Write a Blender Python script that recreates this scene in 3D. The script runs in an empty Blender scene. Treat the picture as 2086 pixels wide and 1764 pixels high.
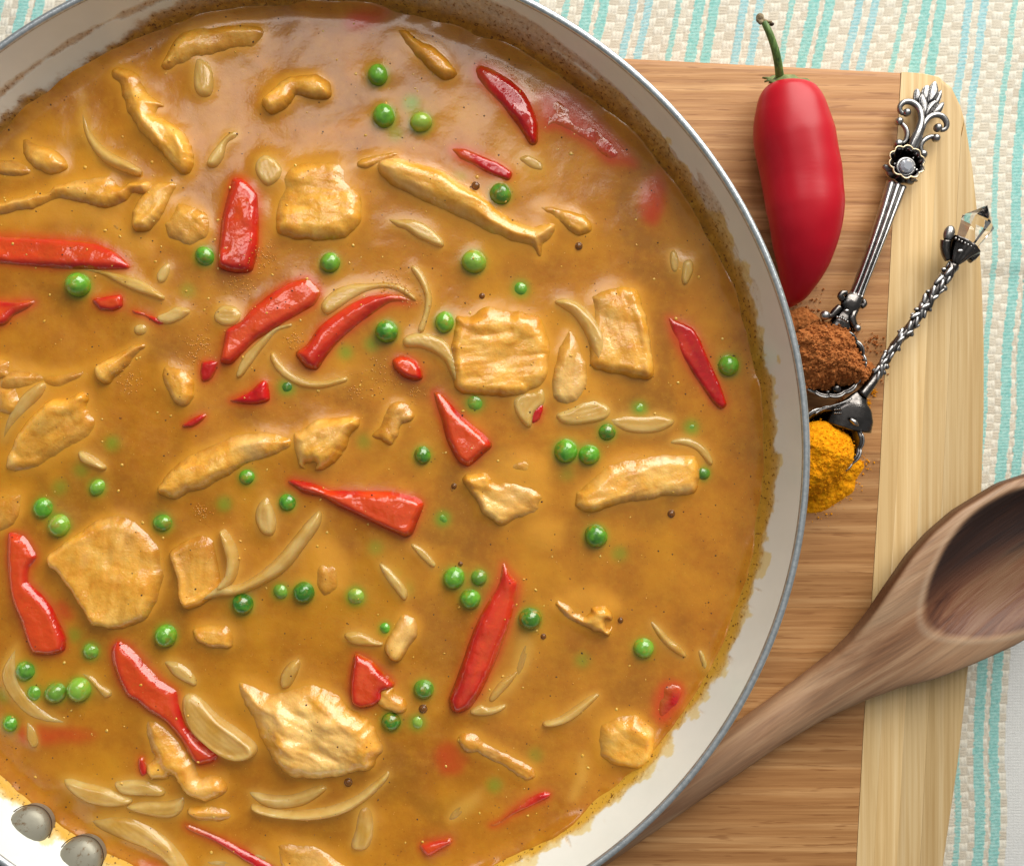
import bpy, bmesh, math, random
import numpy as np
from mathutils import Vector, Matrix
from mathutils.geometry import delaunay_2d_cdt

random.seed(7); RNG = np.random.default_rng(7)
scene = bpy.context.scene
COL = scene.collection
MM = 0.001

# ------------------------------------------------------------------ camera
H = 0.309                     # camera height above the board top (z = 0)
FPX = 1800.0                  # focal length in pixels of a 2086 px wide picture
cam_d = bpy.data.cameras.new('camera'); cam = bpy.data.objects.new('camera', cam_d); COL.objects.link(cam)
cam.location = (0, 0, H); cam.rotation_euler = (0, 0, 0)
cam_d.sensor_width = 36.0; cam_d.lens = 36.0 * FPX / 2086.0
cam_d.clip_start = 0.01; cam_d.clip_end = 50
scene.camera = cam

# ------------------------------------------------------------------ light
scene.view_settings.view_transform = 'Standard'; scene.view_settings.look = 'None'
scene.view_settings.exposure = 0.0; scene.view_settings.gamma = 1.0
world = bpy.data.worlds.new('World'); scene.world = world; world.use_nodes = True
bg = world.node_tree.nodes['Background']
bg.inputs['Color'].default_value = (0.97, 0.98, 0.97, 1); bg.inputs['Strength'].default_value = 0.155

def area(name, loc, target, sx, sy, power, color):
    d = bpy.data.lights.new(name, 'AREA'); d.shape = 'RECTANGLE'; d.size = sx; d.size_y = sy
    d.energy = power; d.color = color
    o = bpy.data.objects.new(name, d); COL.objects.link(o); o.location = loc
    o.rotation_euler = (Vector(target) - Vector(loc)).to_track_quat('-Z', 'Y').to_euler()
    return o
area('window_light', (0.40, 0.82, 0.58), (0.0, 0.0, 0.0), 0.95, 0.9, 19.5, (1.0, 0.97, 0.90))
area('upper_window_light', (-0.30, 0.80, 1.75), (0.0, 0.0, 0.0), 0.85, 0.45, 4.5, (1.0, 0.96, 0.93))
area('ceiling_bounce', (0.10, 0.10, 1.30), (0.0, 0.0, 0.0), 1.6, 1.2, 1.2, (1.0, 0.97, 0.93))

scene.render.engine = 'CYCLES'
scene.cycles.max_bounces = 8; scene.cycles.transparent_max_bounces = 12
scene.cycles.use_denoising = True

# ------------------------------------------------------------------ helpers
TILES = {'F0': (0, 0, 1.0), 'A': (0, 0, .3114), 'B': (577.5, 0, .3114), 'C': (1082.7, 0, .3114), 'D': (0, 505.3, .3114),
         'E': (577.5, 505.3, .3114), 'F': (1082.7, 505.3, .3114), 'G': (0, 1010.5, .3114), 'H': (577.5, 1010.5, .3114),
         'I': (1082.7, 1010.5, .3114), 'J': (0, 1371.4, .3114), 'K': (577.5, 1371.4, .3114),
         'T5': (1790.1, 158.8, .1391), 'T6': (1660.2, 563.0, .1882), 'T7': (1732.3, 404.2, .1636), 'T8': (1501.4, 14.4, .1227)}
def disp(tile, pts):
    ox, oy, s = TILES[tile]
    return [(ox + x * s, oy + y * s) + tuple(r) for x, y, *r in pts]
def P(u, v, z=0.0):
    """Point of the photograph (2086 px wide) at height z, in metres."""
    k = (H - z) / FPX
    return ((u - 1043) * k, -(v - 882) * k, z)
def P2(pts, z):
    return np.array([P(u, v, z)[:2] for u, v in pts])
def px(n, z=0.0): return n * (H - z) / FPX

# value noise, vectorised
_PERM = RNG.random((256, 256))
def vnoise(x, y, seed=0):
    x = np.asarray(x) + seed * 17.31; y = np.asarray(y) + seed * 9.77
    xi = np.floor(x).astype(int); yi = np.floor(y).astype(int)
    fx = x - xi; fy = y - yi
    fx = fx * fx * fx * (fx * (fx * 6 - 15) + 10); fy = fy * fy * fy * (fy * (fy * 6 - 15) + 10)
    g = lambda a, b: _PERM[a & 255, b & 255]
    return ((g(xi, yi) * (1 - fx) + g(xi + 1, yi) * fx) * (1 - fy) + (g(xi, yi + 1) * (1 - fx) + g(xi + 1, yi + 1) * fx) * fy) * 2 - 1
def fbm(x, y, wl, octv=4, seed=0, gain=.5):
    """x, y in metres; wl is the longest wavelength in metres; roughly -1..1"""
    a = 1.0; s = 0.0; n = 0.0
    for i in range(octv):
        s = s + a * vnoise(x / wl * 2 ** i, y / wl * 2 ** i, seed + i * 3); n += a; a *= gain
    return s / n

def mesh_obj(name, verts, faces, mat, parent=None, smooth=True, attrs=None):
    me = bpy.data.meshes.new(name)
    verts = np.asarray(verts, dtype=np.float64)
    if isinstance(faces, np.ndarray):
        nf, k = faces.shape
        me.vertices.add(len(verts)); me.vertices.foreach_set('co', verts.astype(np.float32).ravel())
        me.loops.add(nf * k); me.loops.foreach_set('vertex_index', faces.astype(np.int32).ravel())
        me.polygons.add(nf); me.polygons.foreach_set('loop_start', np.arange(0, nf * k, k, dtype=np.int32))
        me.update(calc_edges=True); me.validate()
    else:
        me.from_pydata([tuple(v) for v in verts], [], faces); me.update()
    if smooth: me.polygons.foreach_set('use_smooth', np.ones(len(me.polygons), dtype=bool))
    for an, av in (attrs or {}).items():
        av = np.asarray(av, dtype=np.float32)
        if av.ndim == 1:
            a = me.attributes.new(an, 'FLOAT', 'POINT'); a.data.foreach_set('value', av)
        else:
            a = me.attributes.new(an, 'FLOAT_COLOR', 'POINT')
            a.data.foreach_set('color', np.concatenate([av, np.ones((len(av), 1), np.float32)], 1).ravel())
    o = bpy.data.objects.new(name, me); COL.objects.link(o)
    if mat: me.materials.append(mat)
    if parent: o.parent = parent
    return o
def tag(o, label=None, cat=None, group=None, kind=None):
    if label: o['label'] = label
    if cat: o['category'] = cat
    if group: o['group'] = group
    if kind: o['kind'] = kind
    return o
def empty(name, loc, label, cat, group=None):
    o = bpy.data.objects.new(name, None); COL.objects.link(o); o.empty_display_size = .01
    tag(o, label, cat, group); return o
def grid_faces(nx, ny, wrap=False):
    """ny rows of nx vertices"""
    i = np.arange(nx if wrap else nx - 1); j = np.arange(ny - 1)
    I, J = np.meshgrid(i, j); I2 = (I + 1) % nx
    return np.stack([J * nx + I, J * nx + I2, (J + 1) * nx + I2, (J + 1) * nx + I], -1).reshape(-1, 4)

class Geo:
    """collects vertices and faces of one mesh"""
    def __init__(s): s.v = []; s.f = []
    def add(s, v, f):
        n = len(s.v); s.v += [tuple(p) for p in v]; s.f += [tuple(int(i) + n for i in q) for q in f]
    def ball(s, c, r, nu=16, nv=10, scale=(1, 1, 1), rot=None):
        v = []; f = []
        for j in range(nv + 1):
            th = math.pi * j / nv
            for i in range(nu):
                ph = 2 * math.pi * i / nu
                p = Vector((math.sin(th) * math.cos(ph) * scale[0], math.sin(th) * math.sin(ph) * scale[1], math.cos(th) * scale[2])) * r
                if rot: p = rot @ p
                v.append((p.x + c[0], p.y + c[1], p.z + c[2]))
        for j in range(nv):
            for i in range(nu):
                f.append((j * nu + i, (j + 1) * nu + i, (j + 1) * nu + (i + 1) % nu, j * nu + (i + 1) % nu))
        s.add(v, f)
    def tube(s, pts, rad, seg=12, flat=1.0, fine=3):
        """swept tube along 3D points (smoothed), radii per point, capped"""
        pts = np.array(pts, float); rad = np.array(rad, float) if np.ndim(rad) else np.full(len(pts), rad)
        pts, rad = smooth_path(pts, rad, fine)
        n = len(pts); t = np.gradient(pts, axis=0); t /= np.linalg.norm(t, axis=1)[:, None] + 1e-12
        v = []; f = []
        for i in range(n):
            side = np.cross(t[i], (0, 0, 1.0))
            if np.linalg.norm(side) < 1e-3: side = np.array((1.0, 0, 0))
            side /= np.linalg.norm(side); up = np.cross(side, t[i])
            for k in range(seg):
                a = 2 * math.pi * k / seg
                v.append(pts[i] + rad[i] * (math.cos(a) * side + flat * math.sin(a) * up))
        for i in range(n - 1):
            for k in range(seg):
                f.append((i * seg + k, i * seg + (k + 1) % seg, (i + 1) * seg + (k + 1) % seg, (i + 1) * seg + k))
        v.append(pts[0]); v.append(pts[-1]); a, b = len(v) - 2, len(v) - 1
        for k in range(seg):
            f.append((a, (k + 1) % seg, k)); f.append((b, (n - 1) * seg + k, (n - 1) * seg + (k + 1) % seg))
        s.add(v, f)
    def build(s, name, mat, parent=None, smooth=True): return mesh_obj(name, s.v, s.f, mat, parent, smooth)

def smooth_path(p, r, fine):
    out = []; rr = []; n = len(p)
    for i in range(n - 1):
        p0, p1, p2, p3 = p[max(i - 1, 0)], p[i], p[i + 1], p[min(i + 2, n - 1)]
        for k in range(fine):
            t = k / fine
            out.append(.5 * ((2 * p1) + (-p0 + p2) * t + (2 * p0 - 5 * p1 + 4 * p2 - p3) * t * t + (-p0 + 3 * p1 - 3 * p2 + p3) * t ** 3))
            rr.append(r[i] * (1 - t) + r[i + 1] * t)
    out.append(p[-1]); rr.append(r[-1]); return np.array(out), np.array(rr)
def smooth_closed(p, fine=4, k_=1.0):
    p = np.asarray(p, float); n = len(p); out = []
    for i in range(n):
        p0, p1, p2, p3 = p[i - 1], p[i], p[(i + 1) % n], p[(i + 2) % n]
        for k in range(fine):
            t = k / fine
            cr = .5 * ((2 * p1) + (-p0 + p2) * t + (2 * p0 - 5 * p1 + 4 * p2 - p3) * t * t + (-p0 + 3 * p1 - 3 * p2 + p3) * t ** 3)
            out.append(cr * k_ + (p1 * (1 - t) + p2 * t) * (1 - k_))
    return np.array(out)
def resample(p, step):
    q = np.vstack([p, p[:1]]); d = np.linalg.norm(np.diff(q, axis=0), axis=1); s = np.concatenate([[0], np.cumsum(d)])
    n = max(10, int(s[-1] / step)); t = np.linspace(0, s[-1], n, endpoint=False)
    return np.stack([np.interp(t, s, q[:, 0]), np.interp(t, s, q[:, 1])], 1)
def poly_dist(q, poly):
    """signed distance of points q to polygon, positive inside"""
    a = poly; b = np.roll(poly, -1, axis=0); best = np.full(len(q), 1e9); inside = np.zeros(len(q), bool)
    for i in range(len(a)):
        e = b[i] - a[i]; w = q - a[i]; t = np.clip((w @ e) / (e @ e + 1e-18), 0, 1)
        d = w - t[:, None] * e; best = np.minimum(best, (d * d).sum(1))
        c = (a[i, 1] > q[:, 1]) != (b[i, 1] > q[:, 1])
        if abs(e[1]) > 1e-15:
            inside ^= c & (q[:, 0] < (e[0] * (q[:, 1] - a[i, 1]) / e[1] + a[i, 0]))
    d = np.sqrt(best); return np.where(inside, d, -d)

def triangulate(poly, step):
    lo = poly.min(0); hi = poly.max(0)
    xs = np.arange(lo[0], hi[0], step); ys = np.arange(lo[1], hi[1], step * .87)
    X, Y = np.meshgrid(xs, ys); X = X + (np.arange(len(ys)) % 2)[:, None] * step * .5
    q = np.stack([X.ravel(), Y.ravel()], 1); q = q + RNG.normal(0, step * .06, q.shape)
    q = q[poly_dist(q, poly) > step * .55]
    allp = np.vstack([poly, q]); n = len(poly)
    sc = 1000.0
    vs, es, fs, *_ = delaunay_2d_cdt([Vector(p * sc) for p in allp], [(i, (i + 1) % n) for i in range(n)], [], 1, 1e-6)
    return np.array([(v.x / sc, v.y / sc) for v in vs]), fs

# ------------------------------------------------------------------ node materials
class Mat:
    def __init__(s, name):
        s.m = bpy.data.materials.new(name); s.m.use_nodes = True; s.t = s.m.node_tree; s.n = s.t.nodes
        s.p = s.n['Principled BSDF']; s.out = s.n['Material Output']
    def set(s, sock, v, node=None):
        i = (node or s.p).inputs[sock]
        if isinstance(v, bpy.types.NodeSocket): s.t.links.new(v, i)
        elif isinstance(v, (tuple, list)) and len(v) == 3 and i.type == 'RGBA': i.default_value = (*v, 1)
        else: i.default_value = v
        return s
    def node(s, typ, ins=None, **props):
        n = s.n.new('ShaderNode' + typ)
        for k, v in props.items(): setattr(n, k, v)
        for k, v in (ins or {}).items(): s.set(k, v, n)
        return n
    def coord(s, kind='Object', scale=(1, 1, 1), rot=(0, 0, 0)):
        c = s.node('TexCoord').outputs[kind]
        return s.node('Mapping', {'Vector': c, 'Scale': Vector(scale), 'Rotation': Vector(rot)}).outputs[0]
    def noise(s, vec, scale, detail=3, rough=.5, dist=0):
        return s.node('TexNoise', {'Vector': vec, 'Scale': scale, 'Detail': detail, 'Roughness': rough, 'Distortion': dist}).outputs[0]
    def ramp(s, fac, stops, interp='LINEAR'):
        n = s.node('ValToRGB', {'Fac': fac}); r = n.color_ramp; r.interpolation = interp
        while len(r.elements) < len(stops): r.elements.new(.5)
        for e, (pos, c) in zip(r.elements, stops):
            e.position = pos; e.color = (*c, 1) if isinstance(c, tuple) else (c, c, c, 1)
        return n.outputs[0]
    def mix(s, fac, a, b, blend='MIX'):
        n = s.node('Mix', data_type='RGBA', blend_type=blend)
        for i, v in ((0, fac), (6, a), (7, b)):
            if isinstance(v, bpy.types.NodeSocket): s.t.links.new(v, n.inputs[i])
            elif isinstance(v, tuple): n.inputs[i].default_value = (*v, 1)
            else: n.inputs[i].default_value = v
        return n.outputs[2]
    def math(s, op, a, b=0.0, c=None, clamp=False):
        n = s.node('Math', operation=op); n.use_clamp = clamp
        for i, v in enumerate((a, b) if c is None else (a, b, c)):
            if isinstance(v, bpy.types.NodeSocket): s.t.links.new(v, n.inputs[i])
            else: n.inputs[i].default_value = v
        return n.outputs[0]
    def attr(s, name, out='Fac'): return s.node('Attribute', attribute_name=name).outputs[out]
    def bump(s, h, strength, dist, sock='Normal'):
        b = s.node('Bump', {'Height': h, 'Strength': strength, 'Distance': dist}); s.set(sock, b.outputs[0]); return s

def geo_pos(m, scale=(1, 1, 1)):
    g = m.node('NewGeometry').outputs['Position']
    return m.node('Mapping', {'Vector': g, 'Scale': Vector(scale)}).outputs[0]

def food(name, base_fn, rough=.22, sss=.35, srad=(2.5, 1.0, .35), bumpn=((900, .25),), coat=.6, scale=.001, spec=.5):
    m = Mat(name); v = geo_pos(m)
    m.set('Base Color', base_fn(m, v)); m.set('Roughness', rough)
    m.set('Subsurface Weight', sss); m.set('Subsurface Radius', srad); m.set('Subsurface Scale', scale)
    m.set('Coat Weight', coat); m.set('Coat Roughness', .08); m.set('Specular IOR Level', spec)
    h = None
    for sc, w in bumpn:
        k = m.math('MULTIPLY', m.noise(v, sc, 3), w); h = k if h is None else m.math('ADD', h, k)
    if h: 
        m.bump(h, .5, .0012)
        m.t.links.new(m.p.inputs['Normal'].links[0].from_socket, m.p.inputs['Coat Normal'])
    return m

def sauce_colour(m, v):
    a = m.noise(v, 55, 5, .6); b = m.noise(v, 420, 4, .65); c = m.noise(v, 1700, 2, .6)
    base = m.ramp(a, [(.3, (.38, .130, .0065)), (.5, (.49, .178, .009)), (.72, (.61, .250, .014))])
    base = m.mix(m.math('MULTIPLY', m.ramp(m.noise(v, 38, 3, .5), [(.50, 0.), (.68, 1.)]), .42), base, (.68, .31, .012))
    base = m.mix(m.math('MULTIPLY', m.ramp(m.noise(v, 30, 2, .5, .7), [(.32, 1.), (.46, 0.)]), .60), base, (.30, .115, .008))
    base = m.mix(m.math('MULTIPLY', m.ramp(b, [(.45, 0.), (.75, 1.)]), .32), base, (.62, .30, .018))
    base = m.mix(m.ramp(c, [(.70, 0.), (.80, .55)]), base, (.80, .46, .08))
    base = m.mix(m.ramp(m.noise(v, 1300, 2, .5), [(.24, .7), (.31, 0.)]), base, (.22, .055, .006))
    return base

# the curry sauce: opaque; colour and scattered-light glow of sunken pieces are painted in
def sauce_surface(m, v):
    k = m.math('MULTIPLY', m.attr('thin'), m.math('ADD', m.math('MULTIPLY', m.noise(v, 260, 4, .6), .5), .70), clamp=True)
    return m.mix(k, sauce_colour(m, v), m.attr('under', 'Color'))
M_SAUCE = food('curry_sauce', sauce_surface, rough=.20, sss=.22, srad=(1.6, .6, .12), bumpn=((300, .10), (1500, .05)), coat=.22)
_s = M_SAUCE; _s.set('Coat Roughness', .14)

def coated(m, v, c, amt):
    """curry clinging to the lower flanks and in patches on a piece"""
    k = m.math('ADD', m.attr('coat'), m.math('MULTIPLY', m.math('SUBTRACT', m.noise(v, 330, 4, .65), .5), .9), clamp=True)
    return m.mix(m.math('MULTIPLY', k, amt), c, sauce_colour(m, v))

def chicken_col(m, v):
    a = m.noise(v, 160, 4, .6, .4); b = m.noise(v, 900, 3, .6)
    c = m.ramp(a, [(.28, (.74, .300, .022)), (.48, (.87, .425, .050)), (.70, (.94, .56, .12))])
    c = m.mix(m.ramp(b, [(.62, 0.), (.8, .5)]), c, (.50, .19, .018))
    c = m.mix(m.math('MULTIPLY', m.attr('pale'), .62), c, (.95, .65, .24))
    c = m.mix(m.math('MULTIPLY', m.attr('vein'), .38), c, (.62, .26, .022))
    c = m.mix(m.ramp(m.noise(v, 90, 4, .65), [(.60, 0.), (.74, .6)]), c, (.50, .19, .025))
    return coated(m, v, c, .80)
M_CHICKEN = food('chicken_meat', chicken_col, rough=.24, sss=.35, bumpn=((400, .25), (1600, .12)), coat=.65)
def onion_col(m, v):
    a = m.noise(v, 140, 3, .5)
    c = m.ramp(a, [(.3, (.74, .45, .085)), (.7, (.93, .70, .27))])
    c = m.mix(m.math('MULTIPLY', m.attr('rimd'), .45), c, (.90, .72, .32))
    c = m.mix(m.math('MULTIPLY', m.attr('vein'), .40), c, (.60, .36, .07))
    return coated(m, v, c, .45)
M_ONION = food('onion_flesh', onion_col, rough=.16, sss=.45, srad=(3, 1.8, .7), bumpn=((350, .25),), coat=.8)
_s = M_ONION; _x = _s.node('MixShader', {'Fac': .40}); _t = _s.node('BsdfTransparent', {'Color': (1.0, .92, .72)})
_s.t.links.new(_s.p.outputs[0], _x.inputs[1]); _s.t.links.new(_t.outputs[0], _x.inputs[2]); _s.t.links.new(_x.outputs[0], _s.out.inputs[0])
def pepper_col(m, v):
    a = m.noise(v, 120, 3, .5)
    c = m.ramp(a, [(.3, (.42, .003, .006)), (.7, (.64, .010, .008))])
    c = m.mix(m.math('MULTIPLY', m.attr('pale'), .6), c, (.80, .11, .010))
    c = m.mix(m.math('MULTIPLY', m.attr('rimd'), .7), c, (.26, .002, .004))
    c = m.mix(m.math('MULTIPLY', m.attr('vein'), .3), c, (.80, .09, .012))
    return coated(m, v, c, .55)
M_PEPPER = food('red_pepper_flesh', pepper_col, rough=.14, sss=.3, srad=(3, .5, .3), bumpn=((220, .7), (900, .15)), coat=.6)
def pea_col(m, v):
    a = m.noise(v, 420, 2, .5)
    c = m.ramp(m.math('ADD', a, m.math('MULTIPLY', m.math('SUBTRACT', m.node('ObjectInfo').outputs['Random'], .5), .5)), [(.3, (.03, .17, .012)), (.7, (.13, .40, .025))])
    c = m.mix(m.attr('pale'), c, (.34, .50, .06))
    return m.mix(m.math('MULTIPLY', m.ramp(m.noise(v, 260, 4, .7), [(.52, 0.), (.66, 1.)]), .45), c, sauce_colour(m, v))
M_PEA = food('green_pea_skin', pea_col, rough=.20, sss=.3, srad=(.6, 1.6, .3), bumpn=((300, .35), (1400, .12)), coat=.9)

m = Mat('white_ceramic'); v = geo_pos(m)
wn = m.noise(v, 900, 3, .6)
res = m.attr('residue')
resf = m.math('SMOOTH_MIN', 1.0, m.math('ADD', res, m.math('MULTIPLY', m.math('SUBTRACT', wn, .5), m.math('MULTIPLY', m.math('MULTIPLY', res, m.math('SUBTRACT', 1.0, res)), 3.2))), .02)
rc = m.ramp(m.noise(v, 380, 4, .65), [(.3, (.20, .075, .010)), (.55, (.40, .18, .018)), (.75, (.62, .36, .06))])
rc = m.mix(m.attr('yellow'), rc, (.70, .40, .040))
pn = m.noise(v, 60, 4, .6)
white = m.ramp(pn, [(.3, (.81, .84, .785)), (.7, (.87, .90, .845))])
col = m.mix(m.math('MULTIPLY', m.attr('film'), .75), white, (.78, .62, .22))
col = m.mix(resf, col, rc)
col = m.mix(m.math('MULTIPLY', m.ramp(m.noise(v, 900, 2, .6), [(.60, 0.), (.66, 1.)]), m.math('MULTIPLY', res, .9)), col, (.10, .03, .008))
m.set('Base Color', col); m.set('Roughness', m.mix(res, (.25, .25, .25), (.42, .42, .42))); m.set('Coat Weight', .25); m.set('Coat Roughness', .1)
m.bump(m.math('ADD', m.math('MULTIPLY', resf, .6), m.math('MULTIPLY', m.math('MULTIPLY', wn, res), .5)), .5, .0006)
M_WHITE = m

m = Mat('blue_grey_enamel'); v = geo_pos(m); n = m.noise(v, 500, 5, .7)
m.set('Base Color', m.mix(m.ramp(m.noise(v, 900, 3, .6), [(.62, 0.), (.72, .8)]), m.ramp(n, [(.3, (.13, .16, .19)), (.7, (.25, .29, .33))]), (.55, .55, .45)))
m.set('Roughness', .30); m.set('Metallic', .35); m.set('Coat Weight', .4); m.bump(n, .25, .0005); M_ENAMEL = m
m = Mat('polished_rim'); v = geo_pos(m); n = m.noise(v, 700, 4, .7)
m.set('Base Color', m.ramp(n, [(.3, (.42, .47, .50)), (.7, (.66, .70, .72))])); m.set('Metallic', .75); m.set('Roughness', .28); m.bump(n, .2, .0004); M_RIM = m
m = Mat('brushed_rivet'); v = geo_pos(m); n = m.noise(v, 600, 4, .65)
m.set('Base Color', m.mix(m.ramp(n, [(.58, 0.), (.68, .8)]), (.33, .31, .245), (.16, .08, .02)))
m.set('Metallic', .55); m.set('Roughness', .52); m.bump(m.noise(v, 300, 3), .25, .0006); M_RIVET = m

def silver(name, dark, light, rough):
    m = Mat(name); v = geo_pos(m)
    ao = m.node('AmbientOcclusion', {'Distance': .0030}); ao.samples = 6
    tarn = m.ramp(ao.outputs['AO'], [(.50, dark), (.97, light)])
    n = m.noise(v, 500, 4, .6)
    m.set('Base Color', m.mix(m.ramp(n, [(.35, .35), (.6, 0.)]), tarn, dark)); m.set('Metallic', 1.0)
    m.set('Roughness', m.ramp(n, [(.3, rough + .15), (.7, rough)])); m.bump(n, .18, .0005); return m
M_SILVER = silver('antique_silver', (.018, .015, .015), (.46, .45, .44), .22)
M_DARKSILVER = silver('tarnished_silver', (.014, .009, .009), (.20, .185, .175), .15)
m = Mat('gold_edge'); m.set('Base Color', (.70, .56, .36)); m.set('Metallic', 1.0); m.set('Roughness', .3); M_GOLDEDGE = m
m = Mat('clear_crystal'); m.set('Base Color', (.98, .955, .90)); m.set('Transmission Weight', 1.0); m.set('Roughness', 0.0); m.set('IOR', 1.5); M_GLASS = m
m = Mat('cut_glass_jewel'); m.set('Base Color', (.82, .86, .95)); m.set('Metallic', .65); m.set('Roughness', .05); m.set('Coat Weight', 1.0); M_JEWEL = m

def powder(name, lo, mid, hi):
    m = Mat(name); v = geo_pos(m); a = m.noise(v, 700, 5, .7); b = m.noise(v, 2600, 2, .6)
    c = m.ramp(a, [(.28, lo), (.5, mid), (.74, hi)])
    m.set('Base Color', m.mix(m.ramp(b, [(.25, .5), (.42, 0.)]), c, lo)); m.set('Roughness', .95); m.set('Specular IOR Level', .15)
    m.bump(m.math('ADD', a, m.math('MULTIPLY', b, .5)), .8, .0008); return m
M_BROWN = powder('brown_spice_powder', (.19, .052, .014), (.44, .145, .038), (.62, .25, .08))
M_TURMERIC = powder('turmeric_powder', (.64, .20, .002), (.90, .35, .003), (.97, .48, .010))

def bamboo(name, along, stops, dark, dash=1.0):
    """along: 0 grain runs in x, 1 grain runs in y"""
    m = Mat(name)
    sc = (6, 300, 60) if along == 0 else (300, 6, 60)
    sc2 = (30, 900, 60) if along == 0 else (900, 12, 60)
    sc3 = (70, 800, 60) if along == 0 else (800, 40, 60)
    v = geo_pos(m, sc); v2 = geo_pos(m, sc2); v3 = geo_pos(m, sc3)
    rnd = m.node('ObjectInfo').outputs['Random']
    off = m.node('CombineXYZ', {'X': m.math('MULTIPLY', rnd, 31.0), 'Y': m.math('MULTIPLY', rnd, 17.0)}).outputs[0]
    add = lambda q: m.node('VectorMath', {0: q, 1: off}, operation='ADD').outputs[0]
    a = m.noise(add(v), 1.0, 4, .6, .3); b = m.noise(add(v2), 1.0, 3, .6); d = m.noise(add(v3), 1.0, 2, .5)
    c = m.ramp(a, stops)
    c = m.mix(m.math('MULTIPLY', m.ramp(b, [(.35, 1.), (.55, 0.)]), .35), c, dark)
    c = m.mix(m.math('MULTIPLY', m.ramp(d, [(.33, 1.), (.40, 0.)]), .60 * dash), c, dark)
    tone = m.math('ADD', m.math('MULTIPLY', rnd, .32), .83)
    c = m.mix(1.0, c, m.node('CombineColor', {'Red': tone, 'Green': tone, 'Blue': tone}).outputs[0], 'MULTIPLY')
    m.set('Base Color', c); m.set('Roughness', .48); m.set('Specular IOR Level', .4)
    m.bump(m.math('ADD', a, b), .25, .0004); return m
M_BAMBOO = bamboo('toasted_bamboo', 0, [(.32, (.36, .158, .050)), (.5, (.475, .228, .080)), (.68, (.64, .350, .145))], (.27, .105, .03))
M_BAMBOO2 = bamboo('pale_bamboo', 1, [(.34, (.60, .40, .175)), (.5, (.70, .49, .235)), (.66, (.78, .585, .32))], (.48, .27, .085), .25)

m = Mat('worn_spoon_wood'); c0 = m.coord('Object', (14, 160, 60)); c1 = m.coord('Object', (40, 900, 120)); c2 = m.coord('Object', (9, 60, 30))
a = m.noise(c0, 1.0, 5, .65, .6); b = m.noise(c1, 1.0, 3, .6); c = m.noise(c2, 1.0, 3, .6, .5)
w = m.ramp(a, [(.28, (.15, .062, .030)), (.5, (.31, .150, .074)), (.72, (.52, .325, .19))])
w = m.mix(m.ramp(b, [(.3, .5), (.5, 0.)]), w, (.12, .06, .035))
gry = m.mix(m.ramp(c, [(.35, .0), (.70, .6)]), w, (.47, .325, .20))
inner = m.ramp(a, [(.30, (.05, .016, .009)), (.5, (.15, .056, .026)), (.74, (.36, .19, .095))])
inner = m.mix(m.math('MULTIPLY', m.math('ADD', m.attr('burn'), m.math('MULTIPLY', m.math('SUBTRACT', a, .5), 2.2), clamp=True), .95), inner, (.022, .012, .011))  # blackens the inner colour towards the bowl's upper edge and tip
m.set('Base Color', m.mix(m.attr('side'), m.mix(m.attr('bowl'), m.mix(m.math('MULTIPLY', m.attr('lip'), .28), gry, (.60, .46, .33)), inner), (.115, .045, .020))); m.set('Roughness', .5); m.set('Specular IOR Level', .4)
m.bump(m.math('ADD', b, a), .35, .0006); M_SPOONWOOD = m

m = Mat('red_chili_skin'); v = geo_pos(m); a = m.noise(v, 40, 3, .5)
m.set('Base Color', m.ramp(a, [(.3, (.42, .003, .012)), (.7, (.55, .005, .019))])); m.set('Roughness', .38); m.set('Specular IOR Level', .32); m.set('Coat Weight', .06); m.set('Coat Roughness', .25)
m.set('Subsurface Weight', .12); m.set('Subsurface Radius', (3, .6, .4)); m.set('Subsurface Scale', .001)
m.bump(m.math('MULTIPLY', m.noise(geo_pos(m, (40, 260, 60)), 1.0, 3, .5), m.ramp(m.noise(v, 45, 2, .5), [(.45, 0.), (.65, 1.)])), .12, .0010); M_CHILI = m
m = Mat('green_stem'); v = geo_pos(m, (900, 120, 900)); a = m.noise(v, 1.0, 3, .6)
m.set('Base Color', m.ramp(a, [(.3, (.035, .085, .018)), (.7, (.16, .27, .055))])); m.set('Roughness', .5); m.bump(a, .5, .0006); M_STEM = m
m = Mat('dry_stem_end'); v = geo_pos(m); a = m.noise(v, 900, 3, .6)
m.set('Base Color', m.ramp(a, [(.3, (.13, .085, .04)), (.7, (.40, .31, .18))])); m.set('Roughness', .8); m.bump(a, .6, .0006); M_DRY = m
m = Mat('calyx_green'); v = geo_pos(m); a = m.noise(v, 500, 3, .6)
m.set('Base Color', m.ramp(a, [(.3, (.10, .13, .035)), (.7, (.26, .30, .10))])); m.set('Roughness', .6); m.bump(a, .6, .0006); M_CALYX = m
m = Mat('woven_cotton'); m.set('Base Color', m.mix(m.ramp(m.noise(geo_pos(m), 2500, 2, .6), [(.3, .0), (.8, .25)]), m.attr('colour', 'Color'), (.55, .50, .42)))
m.set('Roughness', .95); m.set('Specular IOR Level', .1); m.set('Sheen Weight', .2); m.bump(m.noise(geo_pos(m), 3200, 2, .6), .5, .0004); M_CLOTH = m
m = Mat('table_wood'); a = m.noise(geo_pos(m, (12, 140, 20)), 1.0, 4, .6); m.set('Base Color', m.ramp(a, [(.3, (.22, .13, .07)), (.7, (.36, .23, .13))])); m.set('Roughness', .5); M_TABLE = m
m = Mat('bubble_film'); m.set('Base Color', (.30, .12, .02)); m.set('Roughness', .05); m.set('Coat Weight', 1.0); m.set('Transmission Weight', .5); m.set('IOR', 1.2); M_BUBBLE = m
m = Mat('pepper_speck'); m.set('Base Color', (.035, .014, .006)); m.set('Roughness', .5); M_SPECK = m
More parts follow.
